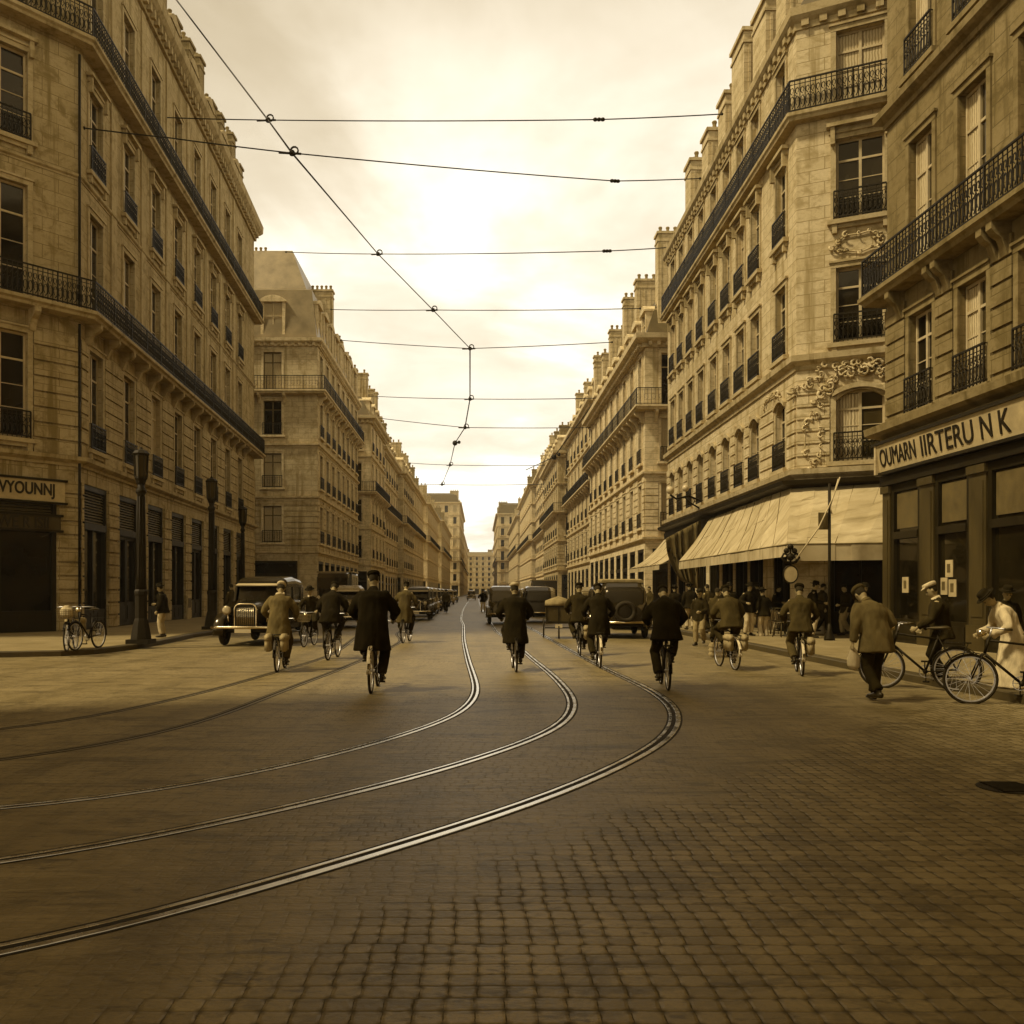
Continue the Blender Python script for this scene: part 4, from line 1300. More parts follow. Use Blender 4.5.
# ---------------------------------------------------------------- bicycles
def bicycle(label, loc, rotz, rack=True, guard='iron', bag=None, basket=False, steer=0.0, group='bicycles in the street', pedal=0.0):
    root = empty('bicycle', label, 'bicycle', loc, rotz, group)
    BB = Vector((0, 0, .29)); RA = Vector((0, -.44, .34)); FA = Vector((0, .64, .34))
    ST = Vector((0, -.19, .86)); SD = Vector((0, -.215, .97)); HT = Vector((0, .40, .93)); HB = Vector((0, .46, .70))
    Fm = MB()
    for a, b, r in ((BB, ST, .017), (ST + Vector((0, 0, -.05)), HT + Vector((0, .01, -.05)), .016), (BB, HB, .019), (HT, HB, .021), (ST, SD, .013)): Fm.bar(a, b, r, 8)
    for sx in (-1, 1):
        Fm.bar(BB + Vector((sx * .03, 0, 0)), RA + Vector((sx * .06, 0, 0)), .011, 6)
        Fm.bar(ST + Vector((sx * .02, 0, -.03)), RA + Vector((sx * .06, 0, 0)), .009, 6)
    Fm.ball(BB, .04, 8)
    if rack:
        for sx in (-1, 1):
            Fm.bar((sx * .07, -.24, .76), (sx * .07, -.64, .76), .007, 5); Fm.bar((sx * .06, -.44, .34), (sx * .07, -.6, .76), .006, 5)
        for q in range(5): Fm.bar((-.07, -.28 - q * .09, .76), (.07, -.28 - q * .09, .76), .006, 5)
    Fm.build('frame', M['iron'], root, True)
    ch = MB(); ch.ring(BB + Vector((.06, 0, 0)), .095, .008, 'x', 18, 4)
    for k in range(5):
        a = k * 2 * PI / 5; ch.bar(BB + Vector((.06, 0, 0)), BB + Vector((.06, .09 * math.cos(a), .09 * math.sin(a))), .006, 4)
    ch.bar(BB + Vector((.06, 0, .095)), RA + Vector((.06, 0, .04)), .006, 4); ch.bar(BB + Vector((.06, 0, -.095)), RA + Vector((.06, 0, -.04)), .006, 4)
    ch.build('chainring', M['spoke'], root)
    fk = MB()
    for sx in (-1, 1): fk.tube([HB + Vector((sx * .03, .02, 0)), HB + Vector((sx * .055, .08, -.12)), FA + Vector((sx * .055, 0, 0))], .011, 6)
    fk.build('fork', M['iron'], root, True)
    for nm, c in (('rear', RA), ('front', FA)):
        w = MB(); w.ring(c, .335, .021, 'x', 36, 7)
        tw = w.build('wheel', M['tyre'], root, True)
        s_ = MB(); s_.ring(c, .308, .012, 'x', 36, 5)
        for k in range(20):
            a = 2 * PI * k / 20
            s_.bar(c + Vector((.03 * (1 if k % 2 else -1), .02 * math.cos(a + 1), .02 * math.sin(a + 1))), c + Vector((0, .3 * math.cos(a), .3 * math.sin(a))), .0035, 3)
        s_.bar(c - Vector((.06, 0, 0)), c + Vector((.06, 0, 0)), .022, 8)
        s_.build('rim_and_spokes', M['spoke'], tw)
        mg = MB()
        a0, a1 = (R(10), R(185)) if nm == 'rear' else (R(25), R(150))
        n = 14
        for k in range(n):
            aa = a0 + (a1 - a0) * k / n; ab = a0 + (a1 - a0) * (k + 1) / n
            P_ = lambda a, r, x: c + Vector((x, r * math.cos(a), r * math.sin(a)))
            for xa, xb, ra, rb in ((-.032, -.016, .365, .375), (-.016, .016, .375, .375), (.016, .032, .375, .365)):
                mg.quad(P_(aa, ra, xa), P_(aa, rb, xb), P_(ab, rb, xb), P_(ab, ra, xa))
        g_ = mg.build('mudguard', M[guard], root, True)
        md = g_.modifiers.new('t', 'SOLIDIFY'); md.thickness = .003
    hb = MB()
    hb.bar(HT, HT + Vector((0, -.03, .12)), .012, 6)
    hb.tube([(-.27, .20, 1.04), (-.27, .30, 1.05), (-.2, .38, 1.06), (0, .37, 1.05), (.2, .38, 1.06), (.27, .30, 1.05), (.27, .20, 1.04)], .011, 6)
    hb_ = hb.build('handlebar', M['spoke'], root, True)
    gp = MB(); gp.bar((-.27, .19, 1.04), (-.27, .29, 1.05), .017, 8); gp.bar((.27, .19, 1.04), (.27, .29, 1.05), .017, 8); gp.build('grips', M['leather'], hb_, True)
    lp = MB(); lp.tube([(0, .44, .98), (0, .5, .98), (0, .54, .98)], [.03, .055, .06], 12); lp.build('headlamp', M['chrome'], root, True)
    sd = MB(); sd.tube([(0, -.36, .98), (0, -.3, .99), (0, -.2, .985), (0, -.08, .98), (0, -.02, .975)], [(.05, .02), (.11, .035), (.08, .03), (.035, .02), (.02, .012)], 10, side=(1, 0, 0)); sd.build('saddle', M['leather'], root, True)
    for sx in (-1, 1):
        d = Vector((0, math.sin(pedal) * .17, -math.cos(pedal) * .17)) * (1 if sx > 0 else -1)
        p = MB(); e = BB + Vector((sx * .07, 0, 0)) + d
        p.bar(BB + Vector((sx * .06, 0, 0)), e, .009, 5); p.box(min(e.x, e.x + sx * .1), max(e.x, e.x + sx * .1), e.y - .045, e.y + .045, e.z - .012, e.z + .012)
        p.build('pedal', M['iron'], root)
    if bag:
        for sx in ((-1, 1) if bag != 'one' else (1,)):
            b = MB(); x0 = sx * .09
            b.box(min(x0, x0 + sx * .13), max(x0, x0 + sx * .13), -.66, -.3, .42, .76)
            b.box(min(x0 - .01 * sx, x0 + sx * .14), max(x0 - .01 * sx, x0 + sx * .14), -.67, -.29, .62, .775)
            b.build('pannier', M['bagcloth'], root, True, bevel=.03)
    if basket:
        b = MB()
        for k in range(6):
            z = .78 + k * .045; q = .14 + k * .012
            b.tube([(-q, .5 - .0, z), (q, .5, z), (q, .5 + 2 * q, z), (-q, .5 + 2 * q, z)], .008, 4, closed=True)
        for k in range(9):
            a = k / 8
            for yy in (.5, .5 + .3): b.bar((-.14 + .28 * a, yy, .78), (-.17 + .34 * a, yy + (.04 if yy > .5 else 0), 1.0), .006, 4)
        b.box(-.14, .14, .5, .78, .77, .785)
        b.build('basket', M['wicker'], root)
    return root
M['bagcloth'] = m_cloth('pannier_canvas', .32, .2)
M['wicker'] = m_plain('wicker', .22, .8, .3, .4, 12)

# ---------------------------------------------------------------- people
def remesh(mb, vox, smooth_it=2, fold=0.0, seed=0.0, name='m', mat=None):
    me = bpy.data.meshes.new('tmp'); me.from_pydata([tuple(p) for p in mb.v], [], mb.f)
    bm = bmesh.new(); bm.from_mesh(me); bmesh.ops.recalc_face_normals(bm, faces=bm.faces); bm.to_mesh(me); bm.free()
    ob = bpy.data.objects.new('tmp', me); COL.objects.link(ob)
    md = ob.modifiers.new('r', 'REMESH'); md.mode = 'VOXEL'; md.voxel_size = vox
    ms = ob.modifiers.new('s', 'SMOOTH'); ms.factor = .5; ms.iterations = smooth_it
    dg = bpy.context.evaluated_depsgraph_get(); dg.update()
    out = bpy.data.meshes.new_from_object(ob.evaluated_get(dg))
    bpy.data.objects.remove(ob); bpy.data.meshes.remove(me)
    if fold > 0:
        sv = Vector((seed, seed * 2.3, 0))
        nr = [v.normal.copy() for v in out.vertices]
        for v, n_ in zip(out.vertices, nr):
            p = v.co
            f = noise.noise(Vector((p.x * 7, p.y * 7, p.z * 2.2)) + sv) + .5 * noise.noise(Vector((p.x * 15, p.y * 15, p.z * 8)) + sv)
            v.co = p + n_ * (f * fold)
    for p in out.polygons: p.use_smooth = True
    out.name = name
    out.materials.clear(); out.materials.append(mat)
    return out

def V(*a): return Vector(a)
def person(label, loc, rotz, pose, coat='cloth_black', trousers='cloth_dark', hat='cap', hatm='cloth_black', scale=1.0, hem=.80, coatw=1.0, group=None, robe=False, scarf=None, seed=1.0, detail=1, hairm='hair', collar=None, name='person'):
    """pose: dict of joint positions in a frame facing +Y, feet at z=0"""
    P = pose; sd = V(1, 0, 0)
    root = empty(name, label, 'person', loc, rotz, group, scale=scale)
    pel, chest, neck, head = P['pelvis'], P['chest'], P['neck'], P['head']
    up = (head - neck).normalized(); fwd = P.get('face', V(0, 1, 0)); fwd = (fwd - up * fwd.dot(up)).normalized(); rt = fwd.cross(up)
    b = MB()
    b.tube([pel + V(0, 0, -.08), pel + V(0, 0, .03), pel.lerp(chest, .45), chest, chest.lerp(neck, .6), neck], [(.13, .095), (.15, .1), (.125, .085), (.155, .1), (.12, .08), (.05, .05)], 12, side=sd)
    b.tube([neck - up * .04, neck + up * .06, head - up * .06], [.055, .052, .05], 10)
    H = head
    b.tube([H - up * .115 + fwd * .025, H - up * .095 + fwd * .02, H - up * .05 + fwd * .01, H, H + up * .06 - fwd * .005, H + up * .1 - fwd * .01, H + up * .12 - fwd * .012],
           [(.028, .028), (.045, .055), (.062, .08), (.073, .092), (.07, .09), (.048, .064), (.015, .02)], 12, side=rt)
    b.tube([H + fwd * .085 + up * .02, H + fwd * .108 - up * .025, H + fwd * .085 - up * .035], [.008, .014, .01], 6)
    b.tube([H + fwd * .078 - up * .062 - rt * .02, H + fwd * .088 - up * .062, H + fwd * .078 - up * .062 + rt * .02], [.006, .008, .006], 6)
    for s_ in (-1, 1):
        b.tube([H + rt * s_ * .07 - up * .025, H + rt * s_ * .082, H + rt * s_ * .076 + up * .028], [.01, .014, .01], 6)
        k = 'R' if s_ > 0 else 'L'
        sh, el, wr = P['sh' + k], P['el' + k], P['wr' + k]
        b.tube([chest.lerp(sh, .4) + V(0, 0, .02), sh, sh.lerp(el, .5), el, el.lerp(wr, .35), wr], [.06, .056, .046, .038, .038, .026], 9)
        hd = P.get('hd' + k, (wr - el).normalized()); hd = hd.normalized()
        cr = P.get('palm' + k, V(0, 0, -1)); cr = (cr - hd * cr.dot(hd)).normalized(); lat = hd.cross(cr)
        b.tube([wr, wr + hd * .04, wr + hd * .09], [(.024, .018), (.038, .02), (.04, .018)], 8, side=lat)
        for j, (o_, l_) in enumerate(((-.03, .066), (-.01, .078), (.01, .073), (.03, .056))):
            k0 = wr + hd * .085 + lat * o_; k1 = k0 + (hd * .75 + cr * .45) * l_ * .55; k2 = k1 + (hd * .0 + cr) * l_ * .45; k3 = k2 + (-hd * .7 + cr * .4) * l_ * .3
            b.tube([k0, k1, k2, k3], [.0105, .01, .009, .007], 6)
        t0 = wr + hd * .03 - lat * .03; b.tube([t0, t0 - lat * .025 + hd * .03 + cr * .01, t0 - lat * .02 + hd * .055 + cr * .03], [.013, .012, .009], 6)
        hp, kn, an, to = P['hp' + k], P['kn' + k], P['an' + k], P['to' + k]
        b.tube([pel.lerp(hp, .6), hp, hp.lerp(kn, .5), kn, kn.lerp(an, .35), an], [.08, .085, .07, .052, .054, .035], 10)
        b.tube([an + V(0, 0, .02), an.lerp(to, .3) + V(0, 0, -.03), to], [.036, .036, .026], 8)
    bme = remesh(b, .0125, 1, name='body', mat=M['skin'])
    body = link('body', bme, root)
    # eyes
    e = MB()
    for s_ in (-1, 1):
        e.ball(H + fwd * .083 + rt * s_ * .03 + up * .012, .012, 8)
    link('eyes', e.mesh('eyes', M['hair'], True), body)
    # hair
    h = MB()
    h.tube([H - up * .04 - fwd * .035, H + up * .01 - fwd * .022, H + up * .07 - fwd * .014, H + up * .115 - fwd * .012, H + up * .133 - fwd * .012], [(.06, .062), (.078, .08), (.077, .09), (.055, .068), (.018, .02)], 12, side=rt)
    link('hair', remesh(h, .014, 2, .006, seed, 'hair', M[hairm]), body)
    # hat
    if hat == 'cap':
        c = MB()
        c.tube([H + up * .075 - fwd * .01, H + up * .1 - fwd * .012, H + up * .14 - fwd * .015, H + up * .152 - fwd * .015], [(.084, .1), (.1, .12), (.095, .115), (.05, .06)], 14, side=rt)
        c.tube([H + up * .085 + fwd * .07, H + up * .08 + fwd * .13, H + up * .07 + fwd * .155], [(.07, .012), (.06, .01), (.03, .008)], 8, side=rt)
        link('cap', remesh(c, .012, 2, .004, seed, 'cap', M[hatm]), root)
    elif hat == 'brim':
        c = MB()
        ctr = H + up * .07 - fwd * .01
        prof = [(.088, 0), (.135, -.004), (.15, .006), (.15, .012), (.13, .006), (.09, .012), (.086, .07), (.078, .1), (.05, .112), (.01, .105)]
        rot = Matrix((rt, fwd, up)).transposed().to_4x4(); rot.translation = ctr
        c.lathe((0, 0, 0), prof, 20); c.xf(rot @ Matrix.Diagonal((1, 1.15, 1, 1)))
        hb = link('hat', c.mesh('hat', M[hatm], True), root)
        c = MB(); c.lathe((0, 0, 0), [(.091, .012), (.092, .035)], 20); c.xf(rot @ Matrix.Diagonal((1, 1.15, 1, 1)))
        link('hat_band', c.mesh('hat_band', M['hair'], True), hb)
    # coat
    c = MB(); W_ = coatw
    sh_m = (P['shL'] + P['shR']) / 2
    if robe: hem = .16
    hemc = P.get('hemc', pel + V(0, -.02, 0)); 
    rg = []
    zs = pel.z
    pts = []; rad = []
    if hem < zs - .05:
        pts.append(V(hemc.x, hemc.y, hem)); rad.append((.25 * W_, .21 * W_) if not robe else (.34, .3))
        mid = (hem + zs) / 2
        pts.append(V((hemc.x + pel.x) / 2, (hemc.y + pel.y) / 2, mid)); rad.append((.225 * W_, .185 * W_) if not robe else (.27, .24))
    pts += [pel + V(0, 0, .0), pel.lerp(chest, .5), chest, chest.lerp(neck, .5), neck - up * .01, neck + up * .035]
    rad += [(.2 * W_, .165 * W_), (.19 * W_, .155 * W_), (.21 * W_, .16 * W_), (.175 * W_, .135 * W_), (.09, .085), (.072, .072)]
    c.tube(pts, rad, 16, side=sd)
    for s_ in (-1, 1):
        k = 'R' if s_ > 0 else 'L'
        sh, el, wr = P['sh' + k], P['el' + k], P['wr' + k]
        c.tube([chest.lerp(sh, .35), sh + V(-s_ * .02, 0, -.035), sh.lerp(el, .5), el, el.lerp(wr, .5), wr - (wr - el).normalized() * .015], [.12, .10 * W_, .085 * W_, .072 * W_, .064, .055 if not robe else .08], 10)
        if P.get('ride') and hem < zs - .05:   # coat skirt lies over the thigh
            hp, kn = P['hp' + k], P['kn' + k]
            c.tube([hp + V(0, -.03, .0), hp.lerp(kn, .55) + V(s_ * .01, 0, -.01)], [.13, .10], 10)
    cme = remesh(c, .017, 9, .019, seed, 'coat' if not robe else 'robe', M[coat])
    ct = link('coat' if not robe else 'robe', cme, root)
    q = MB(); q.tube([neck - up * .015, neck + up * .05], [(.085, .085), (.066, .07)], 12, side=sd, cap=False)
    qo = link('collar', q.mesh('collar', M[collar or coat], True), ct); md = qo.modifiers.new('t', 'SOLIDIFY'); md.thickness = .014
    if scarf:
        q = MB(); q.tube([neck + V(.07 * math.cos(a), .075 * math.sin(a), .03 + .012 * math.sin(3 * a)) for a in [2 * PI * k / 14 for k in range(14)]], .03, 7, closed=True)
        link('scarf', remesh(q, .012, 1, .003, seed, 'scarf', M[scarf]), root)
    # trousers
    t = MB()
    t.tube([pel + V(0, 0, .08), pel, pel + V(0, 0, -.1)], [(.16, .12), (.175, .14), (.14, .12)], 12, side=sd)
    for k in 'LR':
        hp, kn, an = P['hp' + k], P['kn' + k], P['an' + k]
        t.tube([pel.lerp(hp, .7), hp, hp.lerp(kn, .5), kn, kn.lerp(an, .5), an + V(0, 0, .04)], [.1, .112, .1, .086, .084, .078], 10)
    if not robe: link('trousers', remesh(t, .017, 3, .012, seed + 3, 'trousers', M[trousers]), root)
    for k in 'LR':
        an, to = P['an' + k], P['to' + k]; d = (to - an); d.z = 0; d = d.normalized() if d.length > 1e-3 else V(0, 1, 0)
        z = an.z - .075
        s2 = MB(); o_ = V(an.x, an.y, z)
        s2.tube([o_ - d * .075 + V(0, 0, .04), o_ - d * .06 + V(0, 0, .045), o_ + d * .03 + V(0, 0, .05), o_ + d * .11 + V(0, 0, .035), o_ + d * .18 + V(0, 0, .028), o_ + d * .2 + V(0, 0, .026)],
                [(.02, .03), (.038, .042), (.042, .05), (.05, .034), (.044, .026), (.02, .015)], 10, side=d.cross(V(0, 0, 1)))
        s2.tube([an + V(0, 0, .05), an + V(0, 0, -.03)], [.045, .042], 8)
        link('shoe', remesh(s2, .011, 1, name='shoe', mat=M['shoe']), root)
    return root

def pose_ride(ped=0.0, lean=.1, bow=0.0, turn=0.0, foot_down=None):
    """rider on the bicycle above; ped = crank angle"""
    P = {'ride': True}
    P['pelvis'] = V(0, -.22, 1.06); P['chest'] = V(0, -.20 + lean, 1.40); P['neck'] = V(0, -.17 + lean * 1.75, 1.545)
    P['head'] = P['neck'] + V(turn * .02, .05 + bow * .1, .155 - bow * .05)
    P['face'] = V(turn, 1, -bow * .8)
    for k, s in (('L', -1), ('R', 1)):
        P['sh' + k] = V(s * .185, -.17 + lean * 1.5, 1.475)
        P['wr' + k] = V(s * .275, .185, 1.10)
        P['el' + k] = V(s * .335, -.05 + lean * .5, 1.21)
        P['hd' + k] = V(0, 1, -.25); P['palm' + k] = V(-s * .3, 0, -1)
        P['hp' + k] = V(s * .1, -.19, 1.0)
        a = ped if s > 0 else ped + PI
        foot = V(s * .125, math.sin(a) * .17 - .05, .29 - math.cos(a) * .17 + .09)
        if foot_down == k:
            foot = V(s * .3, .0, .085)
        P['an' + k] = foot; P['to' + k] = foot + V(s * .01, .16, -.05)
        P['kn' + k] = knee(P['hp' + k], foot, .47, .46, V(s * .25, 1, .1))
    return P

def knee(a, c, l1, l2, pole):
    d = c - a; L = min(d.length, (l1 + l2) * .995); dn = d.normalized()
    x = (l1 * l1 - l2 * l2 + L * L) / (2 * L); h = math.sqrt(max(0, l1 * l1 - x * x))
    pl = (pole - dn * pole.dot(dn)).normalized()
    return a + dn * x + pl * h

def pose_stand(lean=0.0, step=0.0, armL=None, armR=None, bow=.0, turn=0.0, arms_h=.84):
    P = {}
    P['pelvis'] = V(0, 0, .985); P['chest'] = V(0, lean * .5, 1.28); P['neck'] = V(0, lean + .01, 1.455)
    P['head'] = P['neck'] + V(turn * .02, .04 + bow * .1, .155 - bow * .05); P['face'] = V(turn, 1, -bow * .8)
    for k, s in (('L', -1), ('R', 1)):
        P['sh' + k] = V(s * .185, lean * .85, 1.39)
        sw = step * s * -.5
        P['el' + k] = V(s * .25, lean * .7 - .04 + sw * .35, 1.11); P['wr' + k] = V(s * .25, lean * .6 + .08 + sw * .7, .87)
        P['hp' + k] = V(s * .095, 0, .95)
        f = V(s * .11, step * s * .5, .085 + (.07 if step * s < 0 else 0))
        P['an' + k] = f; P['to' + k] = f + V(s * .03, .16, -.05)
        P['kn' + k] = knee(P['hp' + k], f, .44, .44, V(s * .1, 1, 0))
        P['palm' + k] = V(-s, 0, 0)
    for k, a in (('L', armL), ('R', armR)):
        if a:
            P['wr' + k] = V(*a); s = -1 if k == 'L' else 1
            P['el' + k] = knee(P['sh' + k], P['wr' + k], .30, .27, V(s * .6, -.8, -.5))
    return P

for n_, l_, w_ in (('cloth_black', .014, .5), ('cloth_dark', .024, .5), ('cloth_brown', .05, .5), ('cloth_tan', .115, .35), ('cloth_fawn', .24, .2), ('cloth_pale', .46, .1), ('cloth_white', .62, 0), ('cloth_grey', .07, .35)):
    M[n_] = m_cloth(n_, l_, w_)

def rider(px, py, top, label_p, label_b, yaw=0.0, rot=0.0, bikekw=None, **kw):
    c = G(px, py)
    ped = kw.pop('ped', 0.0); lean = kw.pop('lean', .1); bow = kw.pop('bow', .3); turn = kw.pop('turn', 0.0); fd = kw.pop('foot', None); z0 = kw.pop('z0', 0.0)
    if z0: c = G(px, py, z0)
    P = pose_ride(ped, lean, bow, turn, fd)
    H = P['head'].z + (.15 if kw.get('hat', 'cap') else .13)
    ztop = EYE + (HY - top) * (c.y + (.4 if abs(rot) < 1 else 0)) / F_PX - z0
    sc = max(.92, min(1.1, ztop / H))
    rz = rot + yaw
    off = Matrix.Rotation(rz, 3, 'Z') @ V(0, -.44 if abs(rot) < 2 else .64, 0)
    loc = V(c.x, c.y, z0) - off * sc
    b = bicycle(label_b, loc, rz, pedal=ped, **(bikekw or {})); b.scale = (sc,) * 3
    p = person(label_p, loc, rz, P, scale=sc, **kw)
    return p, b

GR = 'cyclists riding away along the street'
rider(371, 693, 571, 'large cyclist in a black overcoat, nearest of the riders left of the tram rails', 'bicycle under the large black-coated cyclist, nearest left of the rails', R(1), hat='cap', hem=.62, coatw=1.18, ped=.25, bow=.1, lean=.06, seed=1.5, bikekw=dict(rack=False, guard='enamel'), group=GR, turn=-.4)
rider(328, 660, 582, 'cyclist in a black jacket hunched beside the black car on the left', 'bicycle of the black-jacketed cyclist beside the black car', R(-3), coatw=1.12, hem=.85, ped=2.9, bow=.8, lean=.16, seed=2.2, group=GR, bikekw=dict(rack=False))
rider(277, 672, 582, 'cyclist in a light brown coat and pale scarf in front of the black car', 'bicycle with two pale panniers below the light-coated cyclist', R(4), coat='cloth_tan', trousers='cloth_grey', hat='cap', hatm='cloth_pale', hem=.66, coatw=1.02, scarf='cloth_pale', ped=.1, seed=3.1, group=GR, bikekw=dict(bag='two'), bow=.5)
rider(403, 643, 582, 'distant cyclist in a grey-brown coat with a pale collar, right of the large black-coated rider', 'bicycle of the distant grey-brown cyclist left of the rails', R(-6), coat='cloth_grey', hatm='cloth_black', collar='cloth_pale', hem=.6, ped=1.2, seed=4.7, group=GR, bikekw=dict(rack=False))
rider(516, 672, 583, 'cyclist in a black overcoat and pale-topped cap riding between the tram rails in the centre', 'bicycle of the centre cyclist between the rails', R(1.5), hatm='cloth_pale', hem=.58, coatw=1.12, ped=.4, bow=.1, lean=.08, seed=5.4, group=GR, bikekw=dict(guard='paintguard') if False else dict(rack=False))
rider(600, 668, 584, 'cyclist in a black coat riding over the outer rail, right of centre', 'bicycle of the black-coated cyclist on the outer rail', R(-3), hem=.7, ped=2.4, bow=.7, lean=.14, seed=6.3, group=GR, bikekw=dict(guard='enamel', rack=True))
rider(580, 656, 583, 'cyclist in dark clothes just behind the cargo cart, right of centre', 'bicycle with a pale rack load next to the cargo cart', R(-4), coat='cloth_dark', hem=.84, ped=.6, bow=.2, seed=7.2, group=GR, bikekw=dict(bag='one'))
rider(668, 690, 586, 'broad cyclist in a dark jacket, nearest of the riders right of the rails', 'bicycle with a dark bag under the broad dark-jacketed cyclist', R(-5), hem=.84, coatw=1.2, ped=2.7, bow=1.1, lean=.17, seed=8.8, group=GR, bikekw=dict(guard='iron', rack=True))
rider(735, 670, 586, 'cyclist in a brown pullover in front of the café awning', 'bicycle with pale bags under the cyclist in the brown pullover', R(3), coat='cloth_brown', hem=.9, coatw=1.1, ped=.2, bow=.6, lean=.14, seed=9.4, group=GR, bikekw=dict(bag='two', guard='enamel'))
rider(802, 676, 584, 'cyclist in a brown jacket reaching out below the round hanging sign', 'bicycle of the cyclist below the round hanging sign', R(-14), coat='cloth_brown', trousers='cloth_grey', hem=.86, coatw=1.05, ped=2.0, bow=.3, turn=.2, seed=10.1, group=GR, bikekw=dict(guard='enamel', bag='one'))
# people facing the camera on the left
cK = G(66, 650, .13)
bicycle('bicycle with a loaded basket parked at the kerb by the left shop corner', cK + V(.1, .1, 0), PI + R(14), basket=True, bag='two')
bicycle('black bicycle leaning behind the basket bicycle at the left shop corner', cK + V(.35, .5, 0), PI - R(6), rack=True)
b = MB(); b.tube([(0, 0, .0), (.0, 0, .06), (.0, .0, .2), (.0, 0, .3)], [(.1, .08), (.17, .13), (.15, .12), (.05, .05)], 12, side=(1, 0, 0))
bo = link('sack', remesh(b, .014, 2, .012, 5, 'sack', M['cloth_pale']), None, cK + V(.1, .1, 0) + Matrix.Rotation(PI + R(14), 3, 'Z') @ V(0, .64, .8))
tag(bo, 'pale cloth sack in the basket of the bicycle at the left shop corner', 'sack')
rider(304, 647, 588, 'pale-faced cyclist coming towards the camera beside the black car', 'bicycle with a pale front bag coming towards the camera beside the black car', R(-6), rot=PI, coat='cloth_dark', collar='cloth_white', hat='brim', ped=.7, bow=0, seed=12.5, bikekw=dict(basket=True), group='people near the left shops')

# ---- right foreground group
def stand(px, py, top, label, rz, P, z0=0.0, **kw):
    c = G(px, py, z0)
    H = P['head'].z + (.15 if kw.get('hat', 'cap') else .13)
    ztop = EYE + (HY - top) * c.y / F_PX - z0
    sc = max(.86, min(1.12, ztop / H))
    return person(label, V(c.x, c.y, z0), rz, P, scale=sc, **kw)
P = pose_stand(lean=.2, step=.42, bow=1.0, armL=(-.34, .06, .86), armR=(.3, .3, 1.0))
wk = stand(876, 702, 585, 'man in a fawn jacket walking with his head bowed in front of the shop', R(12), P, coat='cloth_tan', trousers='cloth_dark', hat='cap', hatm='cloth_grey', hem=.72, coatw=1.12, seed=13.1)
wl = Matrix.Translation(wk.location) @ Matrix.Rotation(R(12), 4, 'Z') @ Matrix.Scale(wk.scale[0], 4)
hp_ = wl @ V(-.34, .08, .80)
b = MB(); b.tube([(0, 0, .02), (.02, 0, -.05), (.03, .01, -.16), (.02, 0, -.27), (.01, 0, -.31)], [(.02, .02), (.06, .04), (.1, .06), (.09, .055), (.04, .03)], 12, side=(1, 0, 0))
bo = link('cloth_bundle', remesh(b, .012, 2, .01, 2, 'cloth_bundle', M['cloth_pale']), None, hp_)
tag(bo, 'pale cloth bundle hanging from the left hand of the walking man in the fawn jacket', 'bundle')
# the man with the bicycle
cA = V(7.05, 14.25, 0)
bicycle('black bicycle held by the standing man in the dark jacket, left of the other parked bicycle', cA + V(.0, 0, 0), R(62), basket=True, group='bicycles in the street', bikekw=None) if False else bicycle('black bicycle held by the standing man in the dark jacket', cA, R(58), basket=True)
P = pose_stand(lean=.06, step=.15, bow=.3, armL=(-.30, .34, .98), armR=(.28, .3, .95), turn=-.3)
stand(941, 686, 582, 'man in a dark jacket and pale cap standing over his bicycle outside the shop', R(60), P, coat='cloth_dark', trousers='cloth_black', hatm='cloth_pale', hem=.78, seed=14.4, collar='cloth_pale')
cB = G(1008, 704)
bicycle('bicycle with big visible spokes wheeled by the robed person at the right edge', cB + V(.12, -.12, 0), R(75), rack=True, bag='one')
P = pose_stand(lean=.22, step=.2, bow=.9, armL=(-.26, .42, 1.0), armR=(.2, .44, 1.0))
stand(1013, 697, 590, 'person in a long pale robe bending over a bicycle at the right edge', R(80), P, coat='cloth_pale', hat='brim', hatm='cloth_black', robe=True, seed=15.3)
P = pose_stand(bow=.1, armR=(.24, .3, 1.0))
stand(1006, 676, 588, 'dark figure in a hat standing behind the robed person at the right edge', R(170), P, z0=.13, coat='cloth_black', hat='brim', hatm='cloth_black', seed=16.3)

# ---- people beneath the awning and farther off
bgr = 'people standing under the café awnings'
src = stand(700, 646, 589, 'man in shirtsleeves and long pale apron under the left end of the big awning', R(150), pose_stand(step=.1, bow=.1, armL=(-.1, .3, 1.05)), coat='cloth_dark', trousers='cloth_fawn', seed=17, group=bgr)
s2 = stand(717, 645, 588, 'man in dark clothes with a belt, second figure under the big awning', R(-30), pose_stand(step=.3, turn=.3), coat='cloth_brown', trousers='cloth_dark', hat=None, seed=18, group=bgr)
s3 = stand(764, 640, 588, 'dark-suited man standing between the two brown-clad cyclists', R(20), pose_stand(lean=.05, armR=(.3, .35, 1.1)), coat='cloth_black', trousers='cloth_pale', hat='brim', seed=19, group=bgr)
def copy_person(src, px, py, rz, label, sc=None, z=0.0):
    c = G(px, py, z); o = copy_tree(src, None, label); o.location = (c.x, c.y, z); o.rotation_euler = (0, 0, rz)
    if sc: o.scale = (sc,) * 3
    return o
copy_person(s3, 748, 636, R(200), 'dark-suited man facing the street in the café doorway', .97, .13)
copy_person(s2, 822, 634, R(-80), 'man in a brown coat below the right end of the awning', .98, .13)
copy_person(src, 846, 636, R(100), 'pale-trousered man beside the café wall at the right', .95, .13)
copy_person(s3, 690, 630, R(0), 'dark-suited man seen past the left end of the café awning', 1.0, .13)
copy_person(s2, 616, 622, R(160), 'brown-coated walker beyond the small awning, farther along the right pavement', 1.0, .13)
